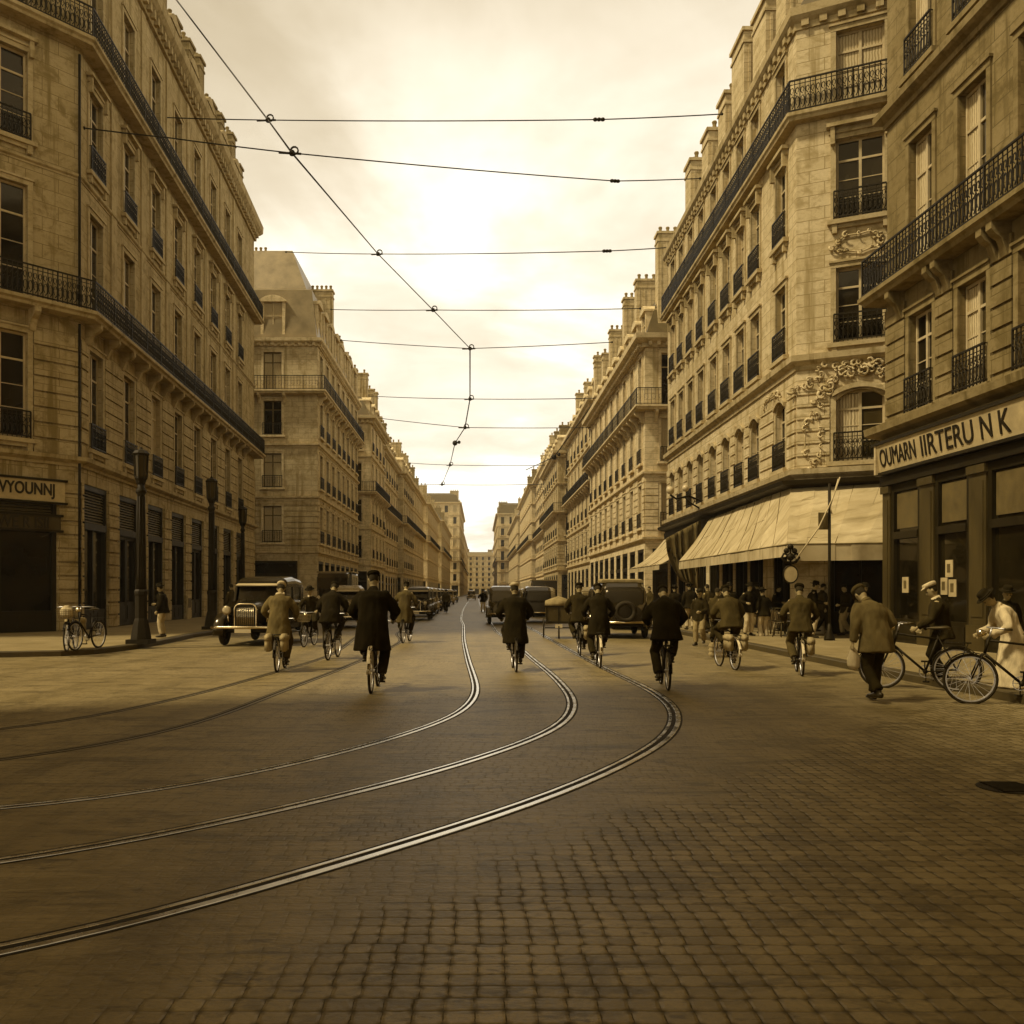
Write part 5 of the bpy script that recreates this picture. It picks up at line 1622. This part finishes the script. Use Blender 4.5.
for i, (px_, py_, src_, lab_) in enumerate((
    (675, 628, s3, 'dark-suited man beside the drape between the two awnings'), (708, 634, s2, 'brown-coated man deep under the awning behind the aproned man'),
    (730, 632, s3, 'man in a hat behind the cyclist in the brown pullover'), (757, 630, src, 'waiter in pale trousers at the café window, centre of the big awning'),
    (776, 631, s3, 'man in a hat below the middle of the big awning, near the corner'), (789, 629, s2, 'brown-coated man close to the café corner pier'),
    (812, 638, s3, 'dark-suited man just right of the hanging sign'), (834, 631, s2, 'brown-coated man by the mast in front of the right awning'),
    (862, 640, s3, 'dark-suited man at the corner of the shop building'), (650, 622, s2, 'brown-coated man under the small awning'), (640, 619, s3, 'dark-suited man under the far end of the small awning'))):
    copy_person(src_, px_, py_, R(37 * i * i % 360), lab_, .95 + .02 * (i % 4), .13)
copy_person(s3, 163, 637.5, R(90), 'dark pedestrian half hidden behind the nearest street lamp', .95, .13)
copy_person(s3, 483, 612, R(180), 'tiny dark figure crossing far off in the middle of the street', 1.0)
copy_person(s2, 446, 613, R(20), 'small walker beside the row of cars far off on the left', 1.0)
copy_person(s2, 232, 628, R(60), 'pedestrian on the left pavement behind the black car', 1.0, .13)
copy_person(src, 268, 620, R(190), 'pedestrian near the second street lamp on the left pavement', 1.0, .13)
copy_person(s3, 585, 612, R(30), 'dark pedestrian among the cars on the right', 1.0)
# ---------------------------------------------------------------- vehicles
def rrect(w, z0, z1, r, n=4):
    """rounded-top section (x, z) list, symmetric"""
    pts = [(-w, z0)]
    for k in range(n + 1):
        a = PI - k * PI / 2 / n
        pts.append((-w + r + r * math.cos(a), z1 - r + r * math.sin(a)))
    for k in range(n + 1):
        a = PI / 2 - k * PI / 2 / n
        pts.append((w - r + r * math.cos(a), z1 - r + r * math.sin(a)))
    pts.append((w, z0))
    return pts
def loft(mb, secs):
    K = len(secs[0][1]); vs = []
    for y, s in secs: vs += [(x, y, z) for x, z in s]
    fs = []
    for i in range(len(secs) - 1):
        for k in range(K):
            l = (k + 1) % K; fs.append((i * K + k, i * K + l, (i + 1) * K + l, (i + 1) * K + k))
    fs.append(tuple(range(K))); fs.append(tuple((len(secs) - 1) * K + k for k in range(K - 1, -1, -1)))
    mb.add(vs, fs)

def wheel_car(root, x, y, r=.37):
    s = -1 if x < 0 else 1
    w = MB(); w.ring((x, y, r), r - .075, .078, 'x', 28, 8)
    t = w.build('wheel', M['tyre'], root, True)
    h = MB(); h.tube([(x - .03, y, r), (x + .03, y, r)], [r - .14, r - .14], 24); h.ring((x + s * .03, y, r), r - .16, .02, 'x', 24, 5); h.tube([(x + s * .03, y, r), (x + s * .09, y, r)], [.09, .05], 12)
    for k in range(12):
        a = k * PI / 6; h.bar((x + s * .05, y, r), (x + s * .03, y + (r - .17) * math.cos(a), r + (r - .17) * math.sin(a)), .012, 4)
    h.build('rim', M['carbrown'], t, True)

def car(label, loc, rotz, paint='carpaint', hood=None, group='cars along the street', visor=True):
    root = empty('car', label, 'car', loc, rotz, group)
    b = MB()
    # bonnet and scuttle
    loft(b, [(2.02, rrect(.27, .5, 1.08, .14)), (1.98, rrect(.29, .48, 1.12, .15)), (1.2, rrect(.42, .46, 1.2, .2)), (.78, rrect(.56, .46, 1.24, .22))])
    # lower body
    loft(b, [(.8, rrect(.58, .44, 1.22, .1)), (.5, rrect(.68, .42, 1.2, .1)), (-.6, rrect(.74, .42, 1.2, .1)), (-1.5, rrect(.68, .42, 1.18, .15)), (-1.95, rrect(.52, .48, 1.02, .25))])
    # pillars and roof
    loft(b, [(.62, rrect(.60, 1.55, 1.70, .1)), (.45, rrect(.66, 1.55, 1.80, .18)), (-.4, rrect(.68, 1.55, 1.85, .2)), (-1.2, rrect(.66, 1.52, 1.80, .2)), (-1.62, rrect(.58, 1.45, 1.62, .15))])
    for sx in (-1, 1):
        for ya, yb, wd in ((.74, .6, .05), (-.12, -.12, .06), (-1.0, -1.02, .08)):
            b.add([(sx * .66 - .03, ya - wd, 1.15), (sx * .66 + .03, ya - wd, 1.15), (sx * .66 + .03, ya + wd * .6, 1.15), (sx * .66 - .03, ya + wd * .6, 1.15), (sx * .64 - .03, yb - wd, 1.6), (sx * .64 + .03, yb - wd, 1.6), (sx * .64 + .03, yb + wd * .6, 1.6), (sx * .64 - .03, yb + wd * .6, 1.6)], MB.BF)
    loft(b, [(-1.08, rrect(.67, 1.1, 1.7, .1)), (-1.5, rrect(.63, 1.1, 1.66, .14)), (-1.66, rrect(.58, 1.0, 1.5, .14))])
    bd = b.build('body', M[paint], root, False, bevel=.012)
    # windows
    for nm, q in (('windscreen', [(-.58, .69, 1.2), (.58, .69, 1.2), (.56, .57, 1.58), (-.56, .57, 1.58)]), ('rear_window', [(-.28, -1.645, 1.28), (.28, -1.645, 1.28), (.26, -1.63, 1.5), (-.26, -1.63, 1.5)])):
        m_ = MB(); m_.quad(*q); m_.quad(*[(a, y_ - .02 * (1 if y_ > 0 else -1), z_) for a, y_, z_ in q]); m_.build(nm, M['shopglass'], root)
    for sx in (-1, 1):
        m_ = MB()
        for ya, yb in ((-.06, .62), (-.98, -.18)): m_.quad((sx * .655, ya, 1.18), (sx * .655, yb, 1.18), (sx * .645, yb - .03, 1.57), (sx * .645, ya, 1.57))
        m_.build('side_window', M['shopglass'], root)
    # mudguards
    for sx in (-1, 1):
        f = MB(); pts = []; rad = []
        for k in range(10):
            a = R(-12) + R(190) * k / 9
            pts.append((sx * .72, 1.45 + .47 * math.cos(a), .37 + .45 * math.sin(a))); rad.append((.14, .045))
        pts += [(sx * .73, .78, .33)]; rad += [(.15, .03)]
        f.tube(pts, rad, 10, side=(1, 0, 0))
        f.tube([(sx * .74, .85, .32), (sx * .75, -.9, .32)], [(.15, .025), (.15, .025)], 8, side=(1, 0, 0))
        f.build('front_mudguard', M[paint], root, True)
        f = MB(); pts = []; rad = []
        for k in range(10):
            a = R(-5) + R(185) * k / 9
            pts.append((sx * .70, -1.3 + .46 * math.cos(a), .37 + .45 * math.sin(a))); rad.append((.15, .045))
        f.tube(pts, rad, 10, side=(1, 0, 0)); f.build('rear_mudguard', M[paint], root, True)
        hl = MB(); c = V(sx * .5, 1.9, .93)
        hl.tube([c + V(0, -.16, 0), c + V(0, -.1, 0), c + V(0, .0, 0), c + V(0, .03, 0)], [.03, .08, .115, .12], 16); hl.bar(c + V(0, -.06, -.1), c + V(-sx * .02, -.06, -.3), .02, 6)
        h_ = hl.build('headlight', M['chrome'], root, True)
        g_ = MB(); g_.tube([c + V(0, .031, 0), c + V(0, .045, 0)], [.105, .06], 16); g_.build('lens', M['lampglass'], h_, True)
        tl = MB(); tl.ball((sx * .62, -1.98, .78), .05, 8); tl.build('tail_lamp', M['leather'], root, True)
    # grille
    gr = MB(); loft(gr, [(2.03, rrect(.25, .5, 1.07, .13)), (2.05, rrect(.24, .51, 1.06, .13))]); g = gr.build('grille', M['iron'], root)
    gb = MB()
    for k in range(9): gb.bar((-.2 + .05 * k, 2.06, .53), (-.2 + .05 * k, 2.06, 1.0), .008, 4)
    sec = rrect(.27, .49, 1.1, .14); gb.tube([(x, 2.05, z) for x, z in sec], .022, 6, closed=True)
    gb.build('grille_bars', M['chrome'], g, True)
    bp = MB(); bp.tube([(-.82, 2.16, .5), (-.6, 2.25, .5), (.6, 2.25, .5), (.82, 2.16, .5)], [(.035, .02)] * 4, 8, side=(0, 0, 1)); bp.bar((-.35, 2.24, .5), (-.35, 1.9, .48), .02, 5); bp.bar((.35, 2.24, .5), (.35, 1.9, .48), .02, 5)
    bp.build('front_bumper', M['chrome'], root, True)
    bp = MB(); bp.tube([(-.75, -2.1, .52), (.75, -2.1, .52)], [(.035, .02)] * 2, 8, side=(0, 0, 1)); bp.bar((-.3, -2.1, .52), (-.3, -1.8, .5), .02, 5); bp.bar((.3, -2.1, .52), (.3, -1.8, .5), .02, 5)
    bp.build('rear_bumper', M['chrome'], root, True)
    np_ = MB(); np_.box(-.2, .2, 2.275, 2.285, .36, .46); np_.build('number_plate', M['lampglass'], root)
    un = MB(); un.box(-.5, .5, -1.7, 1.7, .36, .47); un.bar((-.66, 1.45, .37), (.66, 1.45, .37), .04, 6); un.bar((-.66, -1.3, .37), (.66, -1.3, .37), .04, 6)
    un.build('chassis', M['iron'], root)
    if visor:
        vs = MB(); vs.add([(-.6, .62, 1.62), (.6, .62, 1.62), (.6, .84, 1.57), (-.6, .84, 1.57), (-.6, .62, 1.645), (.6, .62, 1.645), (.6, .85, 1.59), (-.6, .85, 1.59)], MB.BF); vs.build('sun_visor', M['signboard'], root)
    for x, y in ((-.70, 1.45), (.70, 1.45), (-.68, -1.3), (.68, -1.3)): wheel_car(root, x, y)
    if hood:
        sp = MB(); sp.ring((0, -2.08, .85), .27, .075, 'y', 24, 7); sp.build('spare_wheel', M['tyre'], root, True)
    return root

def van(label, loc, rotz, paint='carpaint', boxm='carbrown', H=2.45, group='cars along the street'):
    root = empty('van', label, 'van', loc, rotz, group)
    b = MB(); loft(b, [(2.2, rrect(.3, .55, 1.2, .12)), (1.3, rrect(.48, .52, 1.32, .18)), (1.1, rrect(.7, .5, 1.38, .1))])
    loft(b, [(1.15, rrect(.74, .5, 1.3, .06)), (.4, rrect(.78, .5, 1.3, .06))])
    loft(b, [(1.1, rrect(.74, 1.85, 2.05, .08)), (.4, rrect(.8, 1.85, 2.12, .1))])
    for sx in (-1, 1):
        b.box(sx * .74 - .03, sx * .74 + .03, 1.02, 1.12, 1.28, 1.9); b.box(sx * .74 - .03, sx * .74 + .03, .38, .5, 1.28, 1.9)
    b.build('cab', M[paint], root, bevel=.012)
    c = MB(); loft(c, [(.42, rrect(.86, .62, H, .16)), (-1.9, rrect(.86, .62, H, .16))]); cb = c.build('load_box', M[boxm], root, bevel=.015)
    c = MB(); c.box(-.84, .84, -1.93, -1.905, .7, .76); c.box(-.84, .84, -1.93, -1.905, 1.5, 1.56); c.box(-.02, .02, -1.935, -1.905, .7, H - .2)
    for sx in (-1, 1):
        for yy in (-1.4, -.7, 0): c.box(sx * .865 - .01, sx * .865 + .01, yy - .03, yy + .03, .66, H - .2)
    c.build('ribs', M['carbrown'], cb)
    c = MB(); c.box(-.36, .36, -1.925, -1.91, 1.2, 1.62); c.build('rear_window', M['glass2'], root)
    rl = MB(); rl.box(-.9, .9, -1.95, .5, H - .01, H + .05); rl.build('roof', M['carpale'], root, bevel=.02)
    m_ = MB(); m_.quad((-.7, 1.12, 1.38), (.7, 1.12, 1.38), (.7, 1.1, 1.86), (-.7, 1.1, 1.86)); m_.build('windscreen', M['shopglass'], root)
    for sx in (-1, 1):
        m_ = MB(); m_.quad((sx * .76, .5, 1.32), (sx * .76, 1.02, 1.32), (sx * .76, 1.02, 1.85), (sx * .76, .5, 1.85)); m_.build('side_window', M['shopglass'], root)
        for yc, n_ in ((1.55, 'front_mudguard'), (-1.2, 'rear_mudguard')):
            f = MB(); f.tube([(sx * .78, yc + .5 * math.cos(R(-8) + R(190) * k / 9), .4 + .47 * math.sin(R(-8) + R(190) * k / 9)) for k in range(10)], [(.14, .03)] * 10, 8, side=(1, 0, 0)); f.build(n_, M[paint], root, True)
        hl = MB(); cc = V(sx * .52, 2.05, .98); hl.tube([cc + V(0, -.14, 0), cc + V(0, -.08, 0), cc + V(0, .02, 0)], [.03, .09, .12], 14); hl.bar(cc + V(0, -.05, -.1), cc + V(0, -.05, -.35), .02, 5)
        h_ = hl.build('headlight', M['chrome'], root, True); g_ = MB(); g_.tube([cc + V(0, .021, 0), cc + V(0, .035, 0)], [.105, .06], 14); g_.build('lens', M['lampglass'], h_, True)
    gr = MB(); loft(gr, [(2.21, rrect(.28, .56, 1.17, .12)), (2.23, rrect(.27, .57, 1.16, .12))]); gr.build('grille', M['iron'], root)
    bp = MB(); bp.tube([(-.8, 2.38, .5), (.8, 2.38, .5)], [(.04, .02)] * 2, 8, side=(0, 0, 1)); bp.bar((-.35, 2.38, .5), (-.35, 2.0, .5), .02, 5); bp.bar((.35, 2.38, .5), (.35, 2.0, .5), .02, 5); bp.build('front_bumper', M['chrome'], root, True)
    un = MB(); un.box(-.5, .5, -1.8, 2.1, .42, .56); un.bar((-.7, 1.55, .4), (.7, 1.55, .4), .04, 6); un.bar((-.7, -1.2, .4), (.7, -1.2, .4), .04, 6); un.build('chassis', M['iron'], root)
    tlp = MB(); tlp.box(-.7, -.5, -1.96, -1.92, .6, .7); tlp.build('number_plate', M['lampglass'], root)
    for x, y in ((-.76, 1.55), (.76, 1.55), (-.76, -1.2), (.76, -1.2)): wheel_car(root, x, y, .4)
    return root

CG = 'cars along the street'
# big one on the left, facing the camera; its front bumper is at y=2.25
carA = car('black saloon with round headlights coming towards the camera by the left kerb', (-6.55, 27.7, 0), PI + R(-3))
carA.scale = (1.16, 1.05, 1.1)
def cp(src, label, x, y, rz, sc=None, paint=None):
    o = copy_tree(src, None, label); o.location = (x, y, 0); o.rotation_euler = (0, 0, rz); o.scale = sc or (1, 1, 1)
    return o
carP = car('fawn saloon behind the nearest black car, left of the cyclists', (-5.9, 40, 0), PI + R(2), paint='carpale')
carB = car('dark brown saloon seen beyond the centre cyclist', (1.15, 44.5, 0), 0, paint='carbrown', hood=True)
cp(carA, 'black saloon third in line on the left, behind the distant grey-brown cyclist', -3.5, 51, PI)
cp(carB, 'brown saloon fourth in line on the left side of the street', -3.7, 58.5, PI)
cp(carP, 'fawn saloon fifth in line on the left side of the street', -3.8, 66, PI + R(2))
cp(carA, 'black saloon sixth in line on the left side of the street', -3.9, 74.5, PI)
cp(carB, 'small brown saloon seventh in line on the left side', -4.0, 84, PI)
cp(carA, 'small black saloon eighth in line on the left side', -4.0, 96, PI)
cp(carP, 'tiny pale saloon far along the left line of cars', -4.0, 112, PI)
cp(carA, 'tiny black saloon far along the left line of cars', -4.1, 134, PI)
cp(carB, 'tiny dark saloon beside the tram rails in the distance', -1.6, 168, PI)
cp(carA, 'tiny black saloon in the distance at the middle of the street', .9, 190, 0)
cp(carA, 'black saloon ahead of the cargo cart, right of the centre cyclist', 2.95, 47, 0)
cp(carP, 'fawn saloon in the right-hand row past the cargo cart', 4.0, 57, 0)
cp(carA, 'black saloon in the right-hand row, halfway down the first block', 4.3, 66, 0)
cp(carB, 'brown saloon in the right-hand row, near the second block', 4.1, 77, 0)
cp(carA, 'small black saloon in the right-hand row beside the second block', 4.0, 90, 0)
cp(carP, 'small pale saloon in the right-hand row farther on', 4.0, 105, 0)
cp(carA, 'tiny black saloon in the right-hand row far off', 4.0, 125, 0)
cp(carB, 'black saloon parked beyond the truck by the right kerb', 6.2, 38.5, 0)
cp(carA, 'black saloon parked by the right kerb in front of the small awning', 6.3, 46, 0)
cp(carP, 'pale saloon parked by the right kerb past the small awning', 6.4, 53.5, 0)
tx = car('tall black car with a pale roof, seen from behind between the cyclists on the right', (4.85, 31.6, 0), R(-2), hood=True)
tx.scale = (1.08, 1.0, 1.06)
rc = MB(); loft(rc, [(.55, rrect(.62, 1.79, 1.84, .03)), (-.4, rrect(.69, 1.8, 1.89, .05)), (-1.25, rrect(.66, 1.76, 1.84, .04))]); rc.build('roof_canvas', M['cloth_fawn'], tx)
truck = van('dark van farther along the right-hand row', (4.9, 70, 0), 0, 'carpaint', 'carpaint', 2.1); truck.scale = (1.1, 1.1, 1.15)
v2 = cp(truck, 'tall dark van standing by the left kerb beyond the saloons', -8.0, 50, PI, (1.1, 1.1, 1.25))

# cargo cart (tricycle box) beside the riders
root = empty('cargo_cart', 'small two-wheeled box cart with a pale canvas cover, right of the centre cyclist', 'cart', (2.65, 30.4, 0), R(-4))
c = MB(); c.box(-.44, .44, -.6, .6, .5, 1.12); cb = c.build('box', M['woodmid'], root, bevel=.01)
c = MB()
for x in (-.4, 0, .4): c.box(x - .025, x + .025, -.62, -.598, .5, 1.12)
c.box(-.45, .45, -.625, -.6, 1.04, 1.1); c.box(-.45, .45, -.625, -.6, .52, .58); c.build('battens', M['wood'], cb)
c = MB(); loft(c, [(-.64, [(-.46, 1.1), (-.44, 1.2), (0, 1.3), (.44, 1.2), (.46, 1.1)]), (0, [(-.46, 1.1), (-.45, 1.26), (0, 1.42), (.45, 1.26), (.46, 1.1)]), (.64, [(-.46, 1.1), (-.44, 1.2), (0, 1.3), (.44, 1.2), (.46, 1.1)])]); c.build('canvas_cover', M['cloth_fawn'], root, True)
for sx in (-1, 1):
    w = MB(); w.ring((sx * .5, 0, .34), .31, .028, 'x', 28, 6); t = w.build('wheel', M['tyre'], root, True)
    s_ = MB(); s_.ring((sx * .5, 0, .34), .28, .012, 'x', 28, 4); s_.bar((sx * .46, 0, .34), (sx * .54, 0, .34), .03, 8)
    for k in range(14):
        a = 2 * PI * k / 14; s_.bar((sx * .5, 0, .34), (sx * .5, .28 * math.cos(a), .34 + .28 * math.sin(a)), .004, 3)
    s_.build('rim_and_spokes', M['spoke'], t)
w = MB(); w.bar((-.5, 0, .34), (.5, 0, .34), .02, 6); w.bar((0, -.55, .5), (0, -.75, .3), .02, 6)
w.ring((0, -.8, .2), .17, .025, 'x', 20, 6); w.build('axle', M['iron'], root, True)
w = MB(); w.bar((-.3, .6, .6), (-.3, 1.35, .95), .02, 6); w.bar((.3, .6, .6), (.3, 1.35, .95), .02, 6); w.bar((-.35, 1.35, .95), (.35, 1.35, .95), .02, 6); w.build('handle', M['iron'], root, True)
np_ = MB(); np_.box(-.12, .12, -.64, -.63, .36, .48); np_.build('number_plate', M['lampglass'], root)

# ---------------------------------------------------------------- round sign, awning mast, café furniture, bollards
root = empty('hanging_sign', 'round pale plaque hung below a dark scrolled bracket at the awning corner', 'sign', (9.28, 26.9, 2.4))
d = MB(); d.tube([(0, -.02, -.32), (0, .03, -.32)], [.25, .25], 28); d.v = [V(p.x * .82, p.y, (p.z + .32) * 1.0 - .32) for p in d.v]; d.build('plaque', M['lampglass'] if False else M['signboard'], root)
d = MB(); d.ring((0, 0, -.32), .255, .03, 'y', 28, 6); d.v = [V(p.x * .84, p.y, p.z) for p in d.v]; d.build('rim', M['iron'], root, True)
d = MB(); d.bar((0, 0, -.06), (0, 0, .55), .03, 6)
for sx in (-1, 1):
    d.tube([(0, 0, .0), (sx * .16, 0, .05), (sx * .26, 0, .18), (sx * .2, 0, .3), (sx * .1, 0, .26), (sx * .12, 0, .16)], [.04, .045, .04, .035, .03, .03], 6)
    d.ball((sx * .12, 0, .38), .09, 8)
d.ball((0, 0, .2), .12, 10); d.ball((0, 0, .5), .1, 8)
d.build('bracket', M['iron'], root, True)
root = empty('awning_mast', 'thin dark mast with a slanting pale rope standing in front of the right awning', 'mast', (10.25, 26.4, .13))
d = MB(); d.tube([(0, 0, 0), (0, 0, 4.6)], .045, 8); d.lathe((0, 0, 0), [(.16, 0), (.16, .06), (.07, .3), (.045, .5)], 10); d.build('pole', M['iron'], root, True)
d = MB(); d.tube([(.35, .1, 4.8), (.05, -.05, 4.1), (-.35, -.1, 3.3), (-1.0, -.1, 2.4)], .022, 6); d.tube([(.3, .1, 4.75), (.0, -.05, 3.9), (.05, -.07, 3.7)], .018, 6); d.build('rope', M['cloth_pale'], root, True)
d = MB(); d.box(-.33, -.05, -.03, .0, 3.25, 3.75); d.build('pennant', M['canvas'], root)

def table(label, x, y):
    root = empty('cafe_table', label, 'table', (x, y, .13), group='tables under the awnings')
    t = MB(); t.lathe((0, 0, 0), [(.3, .72), (.31, .735), (.31, .75), (.29, .755)], 20); t.build('table_top', M['lampglass'], root)
    t = MB(); t.lathe((0, 0, 0), [(.2, 0), (.19, .03), (.04, .08), (.025, .3), (.025, .7), (.1, .72)], 12); t.build('pedestal', M['iron'], root, True)
    return root
def chair(label, x, y, rz):
    root = empty('cafe_chair', label, 'chair', (x, y, .13), rz, group='chairs under the awnings')
    s = MB(); s.lathe((0, 0, 0), [(.19, .44), (.2, .455), (.19, .47)], 16); s.build('seat', M['woodmid'], root)
    for a, b in ((-1, -1), (1, -1), (-1, 1), (1, 1)):
        l = MB(); l.bar((a * .13, b * .13, .44), (a * .18, b * .18, 0), .016, 6); l.build('leg', M['woodmid'], root, True)
    k = MB(); k.tube([(-.17, -.16, .46), (-.18, -.2, .75), (-.1, -.22, .88), (.1, -.22, .88), (.18, -.2, .75), (.17, -.16, .46)], .015, 6); k.tube([(-.1, -.17, .46), (-.1, -.21, .72), (0, -.22, .78), (.1, -.21, .72), (.1, -.17, .46)], .01, 6); k.build('backrest', M['woodmid'], root, True)
    return root
t0 = table('round café table by the left end of the big awning', 9.7, 40.2)
c0 = chair('bentwood chair by the left end of the big awning', 9.1, 39.7, R(200))
for i, (y, lab) in enumerate(((37.4, 'second round café table from the left under the big awning'), (34.4, 'third round café table from the left under the big awning'), (31.2, 'fourth round café table from the left under the big awning'), (29.0, 'round café table under the awning corner nearest the camera'))):
    o = copy_tree(t0, None, lab); o.location = (9.8 + .12 * (i % 2), y, .13)
places = ['left end of the big awning, far side', 'second café table, near side', 'second café table, far side', 'third café table, near side', 'third café table, far side', 'fourth café table, near side', 'fourth café table, far side', 'corner table, street side', 'corner table, wall side']
for i, pl_ in enumerate(places):
    y = [40.9, 36.7, 38.0, 33.7, 35.0, 30.5, 31.9, 28.4, 29.6][i]
    o = copy_tree(c0, None, 'bentwood chair at the ' + pl_); o.location = (9.15 + .35 * (i % 3), y, .13); o.rotation_euler = (0, 0, R(150 + 47 * i))

# seated café guests at the tables are too dark to read; a pale crate and a parcel stand beside the cyclists
cr = MB(); cx = G(720, 657)
cr.box(-.22, .22, -.16, .16, .0, .34)
for z in (.03, .13, .23): cr.box(-.235, .235, -.175, .175, z, z + .07)
o = cr.build('parcel', M['bagcloth'], None, bevel=.02); o.location = (cx.x, cx.y, 0); tag(o, 'pale stacked parcel on the ground left of the brown-pullover cyclist', 'parcel')

# waste basket and post box like objects on the left wall pavement
root = empty('advertising_board', 'small arched notice board leaning by a pier of the left corner block', 'notice board', (lf[2].p(14.0, 0, .35).x, lf[2].p(14.0, 0, .35).y, .13))
d = MB(); d.box(-.03, .03, -.3, .3, 0, 1.25); d.build('board', M['signboard'], root, bevel=.02)
d = MB(); d.box(.03, .045, -.22, .22, .6, 1.1); d.build('notice', M['louvre'], root)

# wall lantern bracket on the café block above the drape
root = empty('wall_lantern', 'pale globe lanterns on a scrolled iron bracket above the dark drape', 'lantern', (10.8, 44.0, 6.0))
d = MB(); d.tube([(0, 0, 0), (-.6, 0, .25), (-1.2, 0, .1), (-1.5, 0, .3)], .05, 6); d.tube([(0, 0, -.4), (-.5, 0, -.1), (-.8, 0, .2)], .04, 6); d.ring((-.5, 0, .0), .18, .03, 'y', 12, 4); d.build('bracket', M['iron'], root, True)
d = MB(); d.ball((-1.5, 0, .52), .2, 12); d.ball((-.75, 0, .62), .17, 12); d.build('globe', M['lampglass'], root, True)

# ---------------------------------------------------------------- sky, sun, air
w = bpy.data.worlds.new('World'); S.world = w; w.use_nodes = True
t = NT(w.node_tree)
SUN_EL, SUN_AZ = R(54), R(-110)      # azimuth clockwise from +Y
sky = t.n('ShaderNodeTexSky', sky_type='NISHITA', sun_disc=False, sun_elevation=SUN_EL, sun_rotation=SUN_AZ, air_density=1.5, dust_density=4.0)
bw = t.n('ShaderNodeRGBToBW', {0: sky.outputs[0]}).outputs[0]
base = t.mix(1.0, t.n('ShaderNodeCombineColor', {0: bw, 1: bw, 2: bw}).outputs[0], (1.0, .88, .62), 'MULTIPLY')
gen = t.n('ShaderNodeTexCoord').outputs['Generated']
sx = t.n('ShaderNodeSeparateXYZ', {0: gen})
el = sx.outputs[2]
# clouds on a flat ceiling: direction divided by height
den = t.math('MAXIMUM', t.math('ADD', el, .12), .05)
cx_ = t.math('DIVIDE', sx.outputs[0], den); cy_ = t.math('DIVIDE', sx.outputs[1], den)
cv = t.n('ShaderNodeCombineXYZ', {0: cx_, 1: cy_}).outputs[0]
cl = t.noise(t.mapping(cv, scale=(1, .8, 1), loc=(3.1, 1.7, 0)), .9, 6, .55, .5)
cl2 = t.noise(t.mapping(cv, loc=(9, 2, 0)), 2.6, 5, .6, .3)
lum = t.maprange(el, .34, .66, 1.12, .42)
lum = t.math('MULTIPLY', lum, t.maprange(cl, .40, .60, .76, 1.05, True))
lum = t.math('MULTIPLY', lum, t.maprange(cl2, .3, .7, .88, 1.05))
ccol = t.mix(t.maprange(lum, .5, 1.0), (.86, .70, .46), (1.0, .94, .80))
cloud = t.mix(1.0, ccol, t.n('ShaderNodeCombineColor', {0: lum, 1: lum, 2: lum}).outputs[0], 'MULTIPLY')
K = 10.0
cloudk = t.n('ShaderNodeVectorMath', {0: cloud, 'Scale': K * 1.0}, operation='SCALE').outputs[0]
mixc = t.mix(.93, base, cloudk)
bg = t.n('ShaderNodeBackground', {'Color': mixc, 'Strength': 0.1})
o = t.n('ShaderNodeOutputWorld'); t.nt.links.new(bg.outputs[0], o.inputs['Surface'])
ld = bpy.data.lights.new('sun', 'SUN'); ld.energy = 2.8; ld.angle = R(7); ld.color = (1.0, .91, .73)
lo = bpy.data.objects.new('sun', ld); COL.objects.link(lo)
dirv = V(math.sin(SUN_AZ) * math.cos(SUN_EL), math.cos(SUN_AZ) * math.cos(SUN_EL), math.sin(SUN_EL))
lo.rotation_euler = dirv.to_track_quat('Z', 'Y').to_euler(); lo.location = (0, 0, 60)
tag(lo, kind='structure')

HAZE = True
if HAZE:
    hz = MB(); hz.box(-80, 80, -70, 660, -1, 45)
    ho = hz.build('haze', [newmat('air')[0]])
    m = ho.data.materials[0]; t = NT(m.node_tree)
    pv = t.n('ShaderNodeVolumePrincipled', {'Color': (1, .93, .74, 1), 'Density': .00035, 'Anisotropy': .3})
    oo = t.n('ShaderNodeOutputMaterial'); t.nt.links.new(pv.outputs[0], oo.inputs['Volume'])
    tag(ho, kind='stuff')
    S.cycles.volume_bounces = 0

for o in list(bpy.data.objects):
    if '_o' in o: del o['_o']
S.cycles.max_bounces = 6
S.cycles.diffuse_bounces = 3
